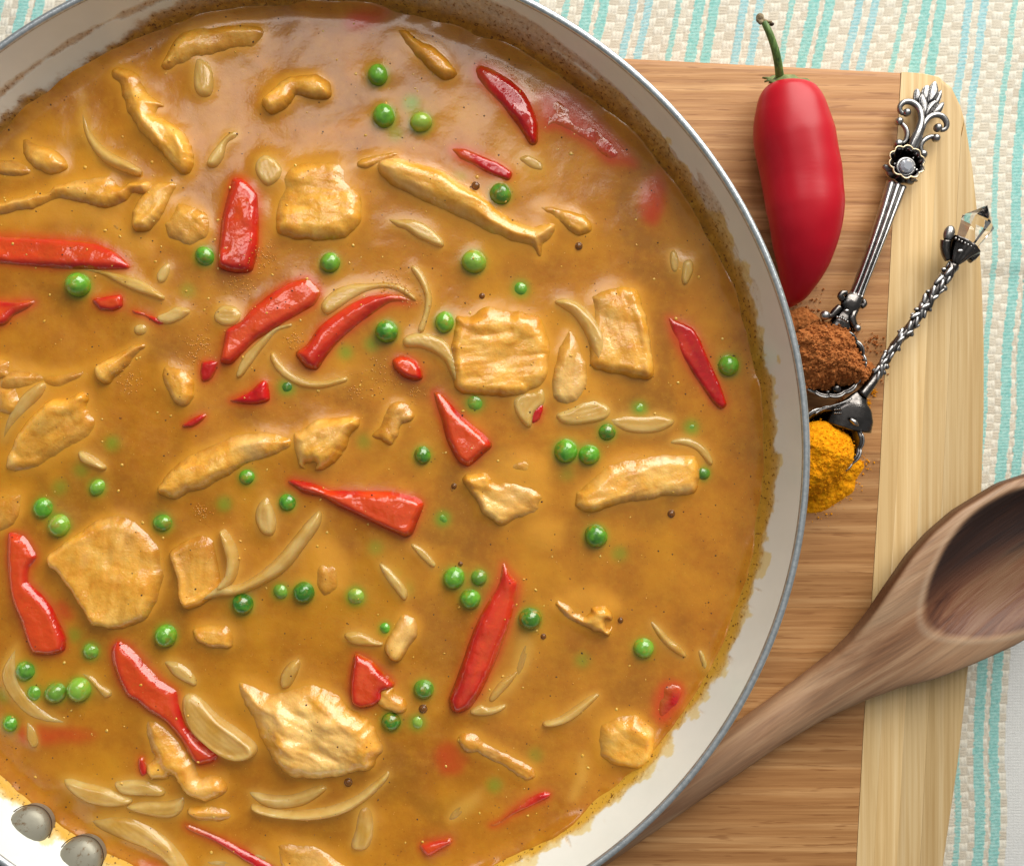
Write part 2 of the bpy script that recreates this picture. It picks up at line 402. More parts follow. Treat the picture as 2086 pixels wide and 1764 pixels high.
m = Mat('orange_froth'); m.set('Base Color', (.66, .27, .022)); m.set('Roughness', .12); m.set('Coat Weight', 1.0); m.set('Subsurface Weight', .2); m.set('Subsurface Scale', .0005); M_FROTH = m
m = Mat('black_handle'); m.set('Base Color', (.03, .03, .032)); m.set('Roughness', .4); M_HANDLE = m
for k, q in list(globals().items()):
    if isinstance(q, Mat): globals()[k] = q.m
# ================================================================== the setting: table under the cloth
Z_CLOTH = -0.018
g = Geo(); x0, x1, y0, y1 = -.6, .6, -.6, .6
g.add([(x0, y0, -.0215), (x1, y0, -.0215), (x1, y1, -.0215), (x0, y1, -.0215), (x0, y0, -.05), (x1, y0, -.05), (x1, y1, -.05), (x0, y1, -.05)],
      [(0, 1, 2, 3), (7, 6, 5, 4), (0, 4, 5, 1), (1, 5, 6, 2), (2, 6, 7, 3), (3, 7, 4, 0)])
tag(g.build('table', M_TABLE, smooth=False), kind='structure')

# ------------------------------------------------------------------ tablecloth (woven: real relief)
def cloth_patch(u0, u1, v0, v1, step):
    a = P(u0, v1, Z_CLOTH); b = P(u1, v0, Z_CLOTH)
    xs = np.arange(a[0], b[0], step); ys = np.arange(a[1], b[1], step)
    X, Y = np.meshgrid(xs, ys); return X, Y
def cloth_eval(X, Y):
    k = (H - Z_CLOTH) / FPX
    u = X / k + 1043; v = 882 - Y / k
    T = np.interp(v, [-200, 0, 187, 311, 361, 555, 721, 832, 938, 1338, 1481, 1764, 2000], [2096, 2076, 2043, 2036, 2034, 2024, 2017, 2015, 2003, 1970, 1961, 1950, 1940]) - 2076
    wob = 5 * vnoise(u / 260, v / 190, 4)
    s = u - T + wob - 2076                      # 0 on the narrow stripe, period 231
    q = np.mod(s, 231.0)
    # columns: (start, end, kind) kind 0 plain, 1 teal, 2 blue, 3 narrow teal
    cols = [(-6, 6, 3), (34, 55, 1), (66, 86, 1), (128, 144, 2), (160, 176, 2)]
    stripe = np.zeros(q.shape, int); blend = np.zeros(q.shape)
    edge = 1.6 * vnoise(u / 3, v / 6, 9)
    for a, b, kd in cols:
        qq = np.where(q > 231 + a - 3, q - 231, q) + edge
        inside = (qq > a) & (qq < b); stripe[inside] = kd
    # plain weave blocks between the stripes
    cw, ch = 20.5, 17.5
    cu = q / cw * (231 / round(231 / cw) / (231 / round(231 / cw))) ; cu = q / (231 / 11.0); cv = (v + 3 * vnoise(u / 60, v / 60, 2) + .05 * u) / ch
    iu = np.floor(cu).astype(int); iv = np.floor(cv).astype(int); fu = cu - iu; fv = cv - iv
    par = (iu + iv) % 2 == 0
    dome_v = np.sqrt(np.clip(1 - (2 * fv - 1) ** 2, 0, 1)); dome_u = np.sqrt(np.clip(1 - (2 * fu - 1) ** 2, 0, 1))
    st_u = np.abs(np.sin(fu * 3 * np.pi)) ** .6; st_v = np.abs(np.sin(fv * 3 * np.pi)) ** .6
    jit = .5 * vnoise(iu * 3.3 + .5, iv * 2.7 + .5, 6)
    h = np.where(par, .55 * dome_v * (.30 + .70 * st_u) * (1 + .4 * jit), .42 * dome_u * (.35 + .65 * st_v))
    rib = np.abs(np.sin(cv * np.pi * 2.5)) ** .7
    hs = .34 + .22 * rib * (.6 + .4 * np.abs(np.sin(q * np.pi / 4)))
    h = np.where(stripe > 0, hs, h)
    t1 = vnoise(u / 4, v / 3, 11) * .5 + .5; t2 = (vnoise(iu * 1.7 + .3, iv * 1.3 + .3, 13) * .5 + .5)
    cream = np.array((.70, .655, .545)); beige = np.array((.53, .455, .355)); white = np.array((.78, .75, .66))
    c = np.where(par[..., None], cream + (white - cream) * t1[..., None], beige + (cream - beige) * (.25 + .55 * t2 + .2 * t1)[..., None])
    teal = np.array((.17, .50, .47)); teal2 = np.array((.38, .67, .63)); blue = np.array((.20, .50, .56)); blue2 = np.array((.42, .68, .72))
    gap = np.clip((1 - rib) * 1.0, 0, 1)[..., None] * .5 + (t1[..., None] > .8) * .25
    c = np.where((stripe == 1)[..., None], teal + (teal2 - teal) * t1[..., None], c)
    c = np.where((stripe == 2)[..., None], (blue + (blue2 - blue) * t1[..., None]) * (1 - gap * .7) + cream * gap * .7, c)
    c = np.where((stripe == 3)[..., None], (teal + (teal2 - teal) * t1[..., None]) * (1 - gap * .6) + cream * gap * .6, c)
    # plain fine-woven field past the border stripes, lower down
    plain = (s > 100) & (v > 900)
    hp = .25 + .22 * np.abs(np.sin(u * np.pi / 5.2)) * np.abs(np.sin(v * np.pi / 6.0))
    h = np.where(plain, hp, h); c = np.where(plain[..., None], np.array((.70, .71, .70)) + .06 * (t1[..., None] - .5), c)
    big = 1.3 * vnoise(u / 330, v / 300, 21) + .35 * vnoise(u / 90, v / 120, 22)
    fold = -1.1 / (1 + np.exp(-(v - 548 - .05 * (u - 2000)) / 7.0)) * np.clip((u - 1850) / 100, 0, 1)
    z = Z_CLOTH + MM * (h * .8 - .5 + np.clip(big, -1.6, .9) + fold - .6)
    return z, c
V = []; F = []; CC = []; nv = 0
X, Y = cloth_patch(-220, 2330, -220, 1990, .00037); fc = grid_faces(X.shape[1], X.shape[0])
kc = (H - Z_CLOTH) / FPX; vis = ((882 - Y / kc) < 152) | ((X / kc + 1043) > 1880); vis = vis.ravel()
fc = fc[vis[fc].all(1)]; used = np.zeros(X.size, bool); used[fc.ravel()] = True
remap = np.cumsum(used) - 1; Zc, Cc = cloth_eval(X.ravel()[used][None, :], Y.ravel()[used][None, :])
F.append(remap[fc]); nv = int(used.sum()); V.append(np.stack([X.ravel()[used], Y.ravel()[used], Zc[0]], -1)); CC.append(Cc[0])
# the part under board and pan, coarser
X, Y = cloth_patch(-220, 1883, 147, 1990, .004); Zc, Cc = cloth_eval(X, Y); Zc = Zc * 0 + Z_CLOTH - .0022
F.append(grid_faces(X.shape[1], X.shape[0]) + nv); V.append(np.stack([X, Y, Zc], -1).reshape(-1, 3)); CC.append(Cc.reshape(-1, 3))
o = mesh_obj('tablecloth', np.vstack(V), np.vstack(F), M_CLOTH, attrs={'colour': np.vstack(CC)})
tag(o, 'cream woven cotton cloth with turquoise and blue stripes spread under the cutting board', 'tablecloth')

# ------------------------------------------------------------------ bamboo cutting board
board = empty('cutting_board', (0, 0, 0), 'two-tone bamboo cutting board with pale rounded end band, under the pan', 'cutting board')
R_EDGE = [(1836, 147), (1880, 150), (1912, 157), (1940, 178), (1958, 215), (1972, 265), (1984, 340), (1995, 440), (2003, 560), (2008, 700), (2008, 830), (2004, 980), (1996, 1120), (1984, 1280), (1970, 1420), (1954, 1560), (1936, 1680), (1920, 1790), (1900, 1900)]
SEAM = [(1836, 147), (1826, 300), (1812, 560), (1800, 800), (1790, 1000), (1774, 1250), (1758, 1500), (1744, 1764), (1737, 1900)]
rx = lambda v: float(np.interp(v, [p[1] for p in R_EDGE], [p[0] for p in R_EDGE]))
sx_ = lambda v: float(np.interp(v, [p[1] for p in SEAM], [p[0] for p in SEAM]))
top_v = lambda u: 117 + (u - 1265) * .052
def slab_board(name, pts, outer, mat, zt=0.0, thick=.0178, sm=.00003, big=.0022):
    """prism with edge rounding: outer = indices of edges that belong to the outside of the board"""
    bm = bmesh.new(); n = len(pts)
    tv = [bm.verts.new(P(u, v, 0)[:2] + (zt,)) for u, v in pts]; bv = [bm.verts.new(P(u, v, 0)[:2] + (zt - thick,)) for u, v in pts]
    bw = bm.edges.layers.float.new('bevel_weight_edge')
    try: f = bm.faces.new(tv)
    except ValueError: pass
    bm.faces.new(bv[::-1])
    for i in range(n):
        j = (i + 1) % n; bm.faces.new((tv[j], tv[i], bv[i], bv[j]))
    bmesh.ops.recalc_face_normals(bm, faces=bm.faces)
    for i in range(n):
        j = (i + 1) % n; e = bm.edges.get((tv[i], tv[j])); e[bw] = 1.0 if i in outer else sm / big
    me = bpy.data.meshes.new(name); bm.to_mesh(me); bm.free(); me.materials.append(mat)
    o = bpy.data.objects.new(name, me); COL.objects.link(o); o.parent = board
    md = o.modifiers.new('edge', 'BEVEL'); md.limit_method = 'WEIGHT'; md.width = big; md.segments = 3
    return o
rows = [None, 249, 330, 410, 472, 560, 655, 742, 842, 920, 1010, 1085, 1165, 1238, 1330, 1400, 1472, 1560, 1640, 1720, 1810, 1900]
for i in range(len(rows) - 1):
    a, b = rows[i], rows[i + 1]; tilt = .012
    lo = lambda u, r: r + (u - 1700) * tilt
    ua = 300
    if a is None:
        pts = [(ua, top_v(ua)), (1835, top_v(1835)), (sx_(b) - .4, lo(1830, b)), (ua, lo(ua, b))]; outer = {0}
    else:
        pts = [(ua, lo(ua, a) + .04), (sx_(a) - .4, lo(1815, a) + .04), (sx_(b) - .4, lo(1815, b) - .01), (ua, lo(ua, b) - .01)]; outer = set()
    outer.add(3)
    slab_board('plank', pts, outer, M_BAMBOO, zt=-MM * .008 * ((i * 7) % 3))
# pale end band, four strips with the grain running the other way
nb = 4
vs_ = np.linspace(147, 1900, 40)
cut = [0, .20, .47, .74, 1.0]
for k in range(nb):
    def xk(v, t):
        full = sx_(v) + .6 + 175 * 1.0 * t + (v - 900) * 0  # strips run parallel to the seam
        return full
    L = []; Rr = []
    for v in vs_:
        l = xk(v, cut[k]) + (.06 if k else 0); r = xk(v, cut[k + 1]) - .02 if k < nb - 1 else 9999
        L.append((l, v)); Rr.append((r, v))
    # clip both sides by the curved outer edge
    out = []; side = []
    EV = [p for p in R_EDGE]
    def edge_v_at(u):      # top edge height of the board where x = u (the curved corner)
        us = [p[0] for p in R_EDGE[:10]]; vv = [p[1] for p in R_EDGE[:10]]
        return float(np.interp(u, us, vv))
    Lc = [(l, max(v, edge_v_at(l) if l > 1836 else 147)) for l, v in L]
    Lc = [(min(l, rx(v)), v) for l, v in Lc]
    Lc2 = []
    for p in Lc:
        if not Lc2 or p[1] > Lc2[-1][1] + 1: Lc2.append(p)
    l_top = Lc2[0]
    if k < nb - 1:
        Rc = [(r, max(v, edge_v_at(r))) for r, v in Rr]; Rc = [(min(r, rx(v)), v) for r, v in Rc]
        Rc2 = []
        for p in Rc:
            if not Rc2 or p[1] > Rc2[-1][1] + 1: Rc2.append(p)
    else:
        r0 = xk(147, cut[k]); Rc2 = [p for p in R_EDGE if p[1] > l_top[1] + 1]
    # stop where the strip has run out under the curved edge
    arc = [p for p in R_EDGE if l_top[0] + 1 < p[0] < Rc2[0][0] - 1 and p[1] < Rc2[0][1] + .5 and p[1] >= l_top[1] - .5]
    Rc2 = [p for p in Rc2]; keep = [i for i, p in enumerate(Lc2) if p[0] < rx(p[1]) - .3]
    Lc2 = Lc2[:keep[-1] + 1] if keep else Lc2
    vmax = Lc2[-1][1]; Rc2 = [p for p in Rc2 if p[1] <= vmax + 60]
    pts = Lc2[:1] + arc + Rc2 + Lc2[:0:-1]
    outer = set(range(0, len(arc) + 1))
    for i in range(len(arc) + 1, len(arc) + len(Rc2)):
        if pts[i][0] > rx(pts[i][1]) - .5: outer.add(i)
    slab_board('end_strip', pts, outer, M_BAMBOO2, zt=MM * .03 * (k % 2))

# ================================================================== the pan
ZR = .055; ZS = .037
PC = np.array(P(613, 924, ZR)[:2]); RR = px(1030, ZR)
pan = empty('frying_pan', (PC[0], PC[1], 0), 'large white ceramic frying pan with blue-grey rim full of chicken curry', 'frying pan')
pan.location = (PC[0], PC[1], 0)
R_S = RR - .0085                                   # wall radius at sauce level
nth = 1400
th = np.linspace(0, 2 * np.pi, nth, endpoint=False)
# inner wall with the dried sauce as its own attribute
prof = []                                          # (t 0..1 from sauce line up)
ts = np.concatenate([np.linspace(-.35, 1.0, 64)])
def wall_r(t): return R_S + (RR - .0012 - R_S) * (t ** .85 if t > 0 else t)
TH, TT = np.meshgrid(th, ts)
Rw = np.vectorize(wall_r)(ts)[:, None] * np.ones_like(TH); Zw = ZS + (ZR - .0004 - ZS) * TT
Xw = Rw * np.cos(TH); Yw = Rw * np.sin(TH)
deg = np.degrees(TH); deg = np.where(deg > 180, deg - 360, deg)
top_e = np.interp(deg, [-180, -140, -110, -90, -60, -35, -15, 5, 20, 35, 50, 65, 80, 95, 105, 118, 128, 140, 155, 180],
                  [.30, .34, .26, .14, .20, .28, .36, .38, .38, .40, .46, .56, .60, .60, .40, .14, .12, .16, .3, .3])
arc_l = TH * RR
n1 = fbm(arc_l, TT * .020, .022, 4, 31); n2 = fbm(arc_l, TT * .02, .006, 3, 37); n3 = fbm(arc_l * .35, TT * .03, .0055, 4, 41)
n4 = fbm(arc_l, TT * .02, .0022, 3, 43, .6); e = top_e + .13 * n1 + .09 * n2 + .06 * n4
film = np.clip((e + .04 + .22 * np.clip(n2 + .2, 0, 1) - TT) * 40, 0, 1) * np.clip((60 - deg) / 10, 0, 1)
sharp = 45
residue = 1 / (1 + np.exp(-(e - TT) * sharp))
ring_c = np.interp(deg, [40, 60, 75, 90, 110, 125, 140, 155, 180], [.45, .60, .62, .60, .55, .50, .46, .45, .45])
ring_w = np.interp(deg, [20, 35, 50, 70, 90, 110, 140, 170, 180], [0, .03, .10, .16, .10, .055, .045, .03, .0])
ring = np.clip((ring_w + .05 * n1 + .05 * n2 - np.abs(TT - ring_c - .03 * n1)) * 18 + .3, 0, 1) * (ring_w > .005)
streak = np.clip((n3 - .08) * 14, 0, 1) * np.clip((deg - 15) / 15, 0, 1) * np.clip((110 - deg) / 20, 0, 1) * np.clip((.72 - TT) * 8, 0, 1)
drip = np.clip((fbm(arc_l * 3.0, TT * .006, .006, 3, 51) - .42) * 7, 0, 1) * (deg < 40) * (deg > -75) * np.clip((.55 - TT) * 6, 0, 1)
residue = np.clip(np.maximum.reduce([residue, ring * .9, streak * .75, drip * .5]), 0, 1) * np.clip((.93 - TT) * 20, 0, 1)
thin_out = 1 - .35 * np.clip((TT - .2) * 3, 0, 1); residue = residue * thin_out
yellow = np.clip(np.interp(deg, [-180, -160, -60, -20, 10, 40, 180], [.6, .9, .9, .75, .45, .1, .1]), 0, 1) * np.ones_like(TT)
mesh_obj('inner_wall', np.stack([Xw, Yw, Zw], -1).reshape(-1, 3), grid_faces(nth, len(ts), True), M_WHITE, pan,
         attrs={'residue': residue.ravel(), 'yellow': yellow.ravel(), 'film': film.ravel()})
def lathe(name, prof, mat, seg=360):
    t = np.linspace(0, 2 * np.pi, seg, endpoint=False); v = []
    for r, z in prof: v.append(np.stack([r * np.cos(t), r * np.sin(t), np.full(seg, z)], -1))
    return mesh_obj(name, np.vstack(v), grid_faces(seg, len(prof), True), mat, pan)
lathe('base', [(0.0001, .004), (.118, .004), (.128, .007), (.134, .015), (wall_r(-.35), ZS + (ZR - .0004 - ZS) * -.35)], M_WHITE, 360)
pr = []
for i in range(9):                                  # rounded lip, slightly flattened
    a = math.pi * (1.0 - i / 8 * 1.35); pr.append((RR + .0000 + .0011 * math.cos(a), ZR - .0003 + .0009 * math.sin(a)))
lathe('rim', [(RR - .00125, ZR - .0012)] + pr, M_RIM, 720)
lathe('outer_wall', [(RR + .0009, ZR - .0011), (RR + .0004, ZR - .004), (RR - .004, ZR - .016), (.137, .022), (.131, .010), (.122, .002), (.118, .0005), (0.0001, .0005)], M_ENAMEL, 480)
# two rivets that hold the handle
for (u, v) in ((54, 1689), (160, 1752)):
    z = .0448; p = P(u, v, z); c = Vector((p[0] - PC[0], p[1] - PC[1], 0)); nrm = (-c.normalized() * .26 + Vector((0, 0, 1))).normalized()
    q = Vector((0, 0, 1)).rotation_difference(nrm).to_matrix()
    g = Geo(); vv = []; ff = []; q2 = Geo(); q2.tube([tuple(Vector((c.x, c.y, z)) + q @ Vector((.0067 * math.cos(t), .0067 * math.sin(t), -.0012))) for t in np.linspace(0, 2 * math.pi, 33)], .00014, 6, 1, 1); q2.build('rivet_edge', M_SPECK, pan)
    prf = [(.0001, .0018), (.0022, .0017), (.0042, .0013), (.0054, .0007), (.0061, -.0002), (.0063, -.0012), (.0065, -.005)]
    seg = 48
    for r, zz in prf:
        for k in range(seg):
            a = 2 * math.pi * k / seg; w = q @ Vector((r * math.cos(a), r * math.sin(a), zz)); vv.append((c.x + w.x, c.y + w.y, z + w.z))
    ff = [tuple(x) for x in grid_faces(seg, len(prf), True)]
    g.add(vv, ff); g.build('rivet', M_RIVET, pan)
hd = Vector((P(112, 1710, .04)[0] - PC[0], P(112, 1710, .04)[1] - PC[1], 0)).normalized()
g = Geo(); g.tube([tuple(hd * r + Vector((0, 0, z))) for r, z in ((RR + .003, .042), (RR + .02, .045), (RR + .06, .058), (RR + .15, .066))], [.012, .011, .013, .012], 20, .6); g.build('handle', M_HANDLE, pan)
# ================================================================== things in the sauce
GX0, GY0 = PC[0] - R_S - .002, PC[1] - R_S - .002
GS = .00042; GN = int((R_S * 2 + .004) / GS)
gx = GX0 + np.arange(GN) * GS; gy = GY0 + np.arange(GN) * GS
GXX, GYY = np.meshgrid(gx, gy)
HT = np.full((GN, GN), -1.0); UC = np.zeros((GN, GN, 3))
UNDER = {'chicken': (.76, .345, .030), 'onion': (.70, .37, .055), 'pepper': (.62, .045, .010), 'pea': (.15, .34, .020)}

def rast(x0, x1, y0, y1, fn, kind):
    i0 = max(0, int((x0 - GX0) / GS) - 1); i1 = min(GN, int((x1 - GX0) / GS) + 3)
    j0 = max(0, int((y0 - GY0) / GS) - 1); j1 = min(GN, int((y1 - GY0) / GS) + 3)
    if i1 <= i0 or j1 <= j0: return
    X = GXX[j0:j1, i0:i1]; Y = GYY[j0:j1, i0:i1]
    z = fn(X.ravel(), Y.ravel()).reshape(X.shape); up_ = z > HT[j0:j1, i0:i1]
    UC[j0:j1, i0:i1][up_] = UNDER[kind]
    HT[j0:j1, i0:i1] = np.maximum(HT[j0:j1, i0:i1], z)

_seed = [131]
def piece(name, kind, tile, pts, label, zt=2.0, er=1.8, tilt=(0, 0), sink=1.3, rough=1.0, pale=0.0, cup=0.0, group=None, grow=1.0):
    """a soft flat piece floating in the sauce: outline from above, rounded edges, lumpy top.
    zt: how far it stands out of the sauce in mm; tilt in mm per 10 mm along (x, y)"""
    _seed[0] += 7; sd = _seed[0]
    z_ref = ZS + zt * .5 * MM
    if kind == 'chicken': sink += 1.0; er += 1.0; zt += .5
    poly = P2([q[:2] for q in disp(tile, pts)], z_ref)
    if (np.roll(poly, -1, 0)[:, 0] * poly[:, 1] - poly[:, 0] * np.roll(poly, -1, 0)[:, 1]).sum() > 0: poly = poly[::-1]
    poly = smooth_closed(poly, 5, .45 if kind != 'onion' else 1.0)
    c = poly.mean(0); d0 = poly - c
    w, vec = np.linalg.eigh(np.cov(d0.T)); ax = vec[:, 1]; ay = vec[:, 0]
    step = {'pepper': .00055, 'onion': .0005, 'chicken': .00046}[kind]
    poly = resample(poly, step)
    # ragged or crisp outline
    am = {'pepper': .10, 'onion': .08, 'chicken': .75}[kind] * MM * rough
    nrm = np.roll(poly, -1, 0) - np.roll(poly, 1, 0); nrm = np.stack([nrm[:, 1], -nrm[:, 0]], 1); nrm /= np.linalg.norm(nrm, axis=1)[:, None] + 1e-12
    poly = poly + nrm * (am * fbm(poly[:, 0], poly[:, 1], .0050, 4, sd, .6) + ({'pepper': .00075, 'onion': .00075, 'chicken': .0019}[kind] * grow))[:, None]
    er_ = er * MM
    tl = np.array(tilt, float); sdir = -tl / np.linalg.norm(tl) if np.linalg.norm(tl) > .05 else np.array((math.sin(sd * 1.3) * .5, .87))
    ext = np.abs((poly - c) @ sdir).max() + 1e-6; softk = {'pepper': .6, 'onion': .9, 'chicken': 1.2}[kind]
    def top(X, Y, full=False):
        q = np.stack([X, Y], 1); d = poly_dist(q, poly); dd = np.clip(d, 0, None)
        g_ = np.clip(((q - c) @ sdir) / ext, -1, 1)
        ere = er_ * (1.15 + softk * np.clip(g_ + .25, 0, 1.2))
        t = np.clip(dd / ere, 0, 1); pf = .45 * np.sqrt(1 - (1 - t) ** 2) + .55 * (1 - (1 - t) ** 2)
        z = ZS - sink * MM + (sink + zt * .88) * MM * pf
        rel = q - c; la = rel @ ax; lb = rel @ ay
        z = z + (rel[:, 0] * tilt[0] + rel[:, 1] * tilt[1]) * (.17 if kind != 'pepper' else .11)
        if kind == 'chicken':
            n = fbm(la * .6, lb, .011, 3, sd) * 1.0 + fbm(la * .45, lb, .0036, 3, sd + 50, .5) * .20
            n = n + np.abs(fbm(la * .5, lb, .0075, 2, sd + 90)) * .75 - .22 + .09 * fbm(la, lb, .0018, 3, sd + 95) + .18 * np.abs(fbm(la * .16, lb, .0024, 2, sd + 97)) * np.clip(fbm(la, lb, .012, 2, sd + 99) * 3 + .3, 0, 1) - .12 + 1.5 * np.clip(fbm(la, lb, .013, 2, sd + 101) - .05, 0, 1)
        elif kind == 'pepper':
            n = fbm(la, lb, .009, 2, sd) * .45 + fbm(la, lb, .0028, 2, sd + 50) * .14
        else:
            n = .045 * np.sin((lb + .25 * la * la / .02) * 2 * np.pi / .0014 + 2 * vnoise(la / .01, lb / .01, sd)) + fbm(la, lb, .008, 2, sd) * .25
        z = z + np.maximum(n * rough, -zt * .45 - .25) * MM * np.clip(t * 1.3, 0, 1)
        if cup: z = z - cup * MM * np.clip((dd / er_ - .35) / 1.2, 0, 1) ** 1.2
        z = np.where(d > 0, z, -1.0)
        if full:
            rimd = np.clip(1 - dd / (.7 * MM), 0, 1)
            pl = np.clip(fbm(la, lb, .010, 3, sd + 11) * 1.6 + pale * 1.8 - .55, 0, 1) if kind != 'pepper' else np.clip((dd / (1.6 * MM) - .6 + .5 * fbm(la, lb, .008, 2, sd + 9)) * pale, 0, 1)
            hh = (z - ZS) / MM + .5 * fbm(la, lb, .006, 3, sd + 21)
            co = np.clip(1.2 - (hh - .1) / (2.4 if kind == 'chicken' else 1.0), 0, 1)
            if kind == 'chicken': vein = np.clip(np.abs(fbm(la * .10, lb, .0022, 3, sd + 131, .6)) * 2.6, 0, 1) * np.clip(.35 + fbm(la, lb, .012, 2, sd + 137) * 1.4, 0, 1); z = z - .08 * MM * vein * t
            elif kind == 'onion': vein = (.5 + .5 * np.sin(dd / (.00042) + 1.5 * vnoise(la / .006, lb / .006, sd + 3))) ** 2
            else: vein = np.clip(fbm(la * .3, lb, .004, 2, sd + 5) * 1.5, 0, 1)
            return z, rimd, pl, co, vein
        return z
    v2, fs = triangulate(poly, step)
    z, rimd, pl, co, vein = top(v2[:, 0], v2[:, 1], True)
    nb_ = len(poly); z[:nb_] = ZS - sink * MM + ((v2[:nb_] - c) @ np.array(tilt)) * .17
    z[z < 0] = ZS - sink * MM
    verts = np.concatenate([v2, z[:, None]], 1)
    low = verts[:nb_].copy(); low[:, 2] -= 1.5 * MM; low[:, :2] = low[:, :2] * .94 + c * .06
    base = len(verts); verts = np.vstack([verts, low])
    faces = [tuple(f) for f in fs] + [(i, base + i, base + (i + 1) % nb_, (i + 1) % nb_) for i in range(nb_)] + [tuple(range(base, base + nb_))[::-1]]
    e = np.zeros(nb_)
    o = mesh_obj(name, verts, faces, {'pepper': M_PEPPER, 'onion': M_ONION, 'chicken': M_CHICKEN}[kind],
                 attrs={'rimd': np.concatenate([rimd, e]), 'pale': np.concatenate([pl, e]), 'coat': np.concatenate([co, e + 1]), 'vein': np.concatenate([vein, e])})
    lo = poly.min(0); hi = poly.max(0); rast(lo[0], hi[0], lo[1], hi[1], top, kind)
    tag(o, label, {'pepper': 'pepper strip', 'onion': 'onion slice', 'chicken': 'chicken piece'}[kind],
        group or {'pepper': 'red pepper pieces in the curry', 'onion': 'onion slices in the curry', 'chicken': 'chicken pieces in the curry'}[kind])
    return o

PEP = lambda *a, **k: piece('red_pepper_strip', 'pepper', *a, **k)
CHK = lambda *a, **k: piece('chicken_piece', 'chicken', *a, **k)
ONI = lambda *a, **k: piece('onion_slice', 'onion', *a, **k)
# ---- red pepper
PEP('F0', [(470,360),(492,357),(515,375),(527,395),(528,440),(523,500),(509,548),(480,552),(447,543),(446,500),(452,440),(462,390)], 'upright glossy red pepper chunk beside the creamy square chicken chunk', 3.2, 2.4, (-.4, -.5), pale=.3)
PEP('F0', [(-40,475),(60,475),(130,482),(190,488),(230,508),(258,535),(262,546),(230,549),(160,547),(80,543),(0,536),(-40,530)], 'long red pepper strip cut off by the photo edge, above a large pea', 2.4, 2.6, (0, -1.0), pale=.5)
PEP('F0', [(625,560),(648,578),(657,598),(642,622),(600,645),(560,668),(520,692),(495,715),(470,738),(450,736),(456,700),(462,672),(490,655),(510,630),(545,600),(580,575)], 'wide red pepper strip rising diagonally to a squared end near pan centre', 2.8, 2.2, (-.2, -.4), pale=.6)
PEP('E', [(90,690),(150,640),(230,520),(340,420),(450,340),(560,290),(680,272),(780,285),(860,330),(880,365),(800,370),(700,375),(600,430),(500,490),(420,550),(340,620),(270,700),(210,780),(150,770)], 'smooth arched red pepper strip with a pea tucked under its curve', 2.8, 3.2, (-.3, -.5), pale=.25)
PEP('D', [(1320,740),(1380,730),(1430,745),(1410,800),(1370,860),(1320,870),(1310,800)], 'small red pepper scrap just off the pointed tail of a wide strip', 1.6, 1.6)
PEP('D', [(1480,1000),(1560,960),(1640,930),(1700,880),(1740,870),(1755,990),(1680,1020),(1560,1020)], 'short tapering red pepper piece beside a half sunk pea', 2.2, 1.8, (.8, -.2))
PEP('D', [(1190,1165),(1250,1120),(1310,1090),(1350,1090),(1320,1130),(1260,1165)], 'thin sliver of red pepper barely showing in open sauce', 1.2, 1.1)
PEP('D', [(595,340),(640,320),(790,305),(800,380),(740,410),(650,400)], 'small orange-edged red pepper block beside the large pea under the long strip', 1.8, 1.6, pale=1.6)
PEP('D', [(-60,350),(80,345),(180,335),(230,345),(180,390),(80,440),(30,490),(-60,500)], 'orange-red pepper end entering from the photo edge below the long strip', 1.6, 1.8, (-.5, -.5), pale=.8)
PEP('D', [(850,400),(940,420),(1030,462),(1080,490),(1040,500),(950,450),(880,430)], 'hair-thin curl of red pepper next to a pale onion flake', 1.2, 1.0)
PEP('E', [(715,735),(760,705),(820,710),(870,740),(900,800),(900,850),(850,860),(790,840),(730,790)], 'knobbly red pepper end topping the speckled wedge under an onion arc', 2.8, 2.0, (-.3,-.6), pale=1.4)
PEP('E', [(960,930),(1020,930),(1080,990),(1150,1080),(1230,1160),(1300,1220),(1350,1290),(1290,1350),(1210,1420),(1150,1400),(1100,1330),(1060,1250),(1030,1150),(990,1040)], 'speckled red pepper wedge with an orange cut end pointing down', 3.2, 2.6, (.9, -.4), pale=1.1)
PEP('F0', [(581,982),(596,973),(640,984),(671,999),(733,1001),(795,1002),(845,1014),(860,1028),(849,1057),(837,1086),(823,1092),(780,1073),(733,1051),(686,1030),(655,1012),(615,1004)], 'biggest wet red pepper wedge with a whitish glaze, at pan centre', 3.8, 2.2, (.1, -.5), pale=1.0, rough=1.6)
PEP('E', [(1620,1080),(1660,1030),(1700,1010),(1700,1060),(1670,1130),(1620,1150)], 'tiny red pepper tip poking out below the broad chicken chunk', 1.6, 1.2)
PEP('F', [(880,440),(920,450),(1050,525),(1100,600),(1160,740),(1220,870),(1275,1020),(1240,1050),(1180,1000),(1080,860),(980,720),(920,600)], 'sharp-edged flat red pepper strip by the pan wall, beside a lone pea', 2.0, 1.6, (1.0, .3), pale=.0, sink=1.6)
PEP('C', [(840,1105),(870,1180),(875,1280),(850,1400),(800,1470),(740,1440),(715,1350),(730,1230),(780,1160)], 'half sunk red pepper piece lying against the shaded pan wall', .35, 2.6, (0, -.5))
PEP('B', [(1240,440),(1290,400),(1380,430),(1480,500),(1570,590),(1620,680),(1660,800),(1650,920),(1620,930),(1540,820),(1440,700),(1330,590),(1260,510)], 'dark red pepper strip under the shaded upper pan wall', 2.4, 2.6, (.2, -.5))
PEP('C', [(20,620),(80,590),(200,600),(330,680),(450,800),(600,960),(700,1080),(640,1090),(500,1060),(380,960),(250,880),(150,840),(90,850)], 'large submerged red pepper piece following the curve of the upper pan wall', .7, 3.0, (-.2, -.5))
PEP('B', [(1080,960),(1180,960),(1300,1020),(1400,1065),(1490,1130),(1470,1175),(1400,1155),(1300,1110),(1250,1080),(1150,1040)], 'small pink-glazed red pepper piece above the long chicken strip', 1.5, 1.5, (.4, -.4))
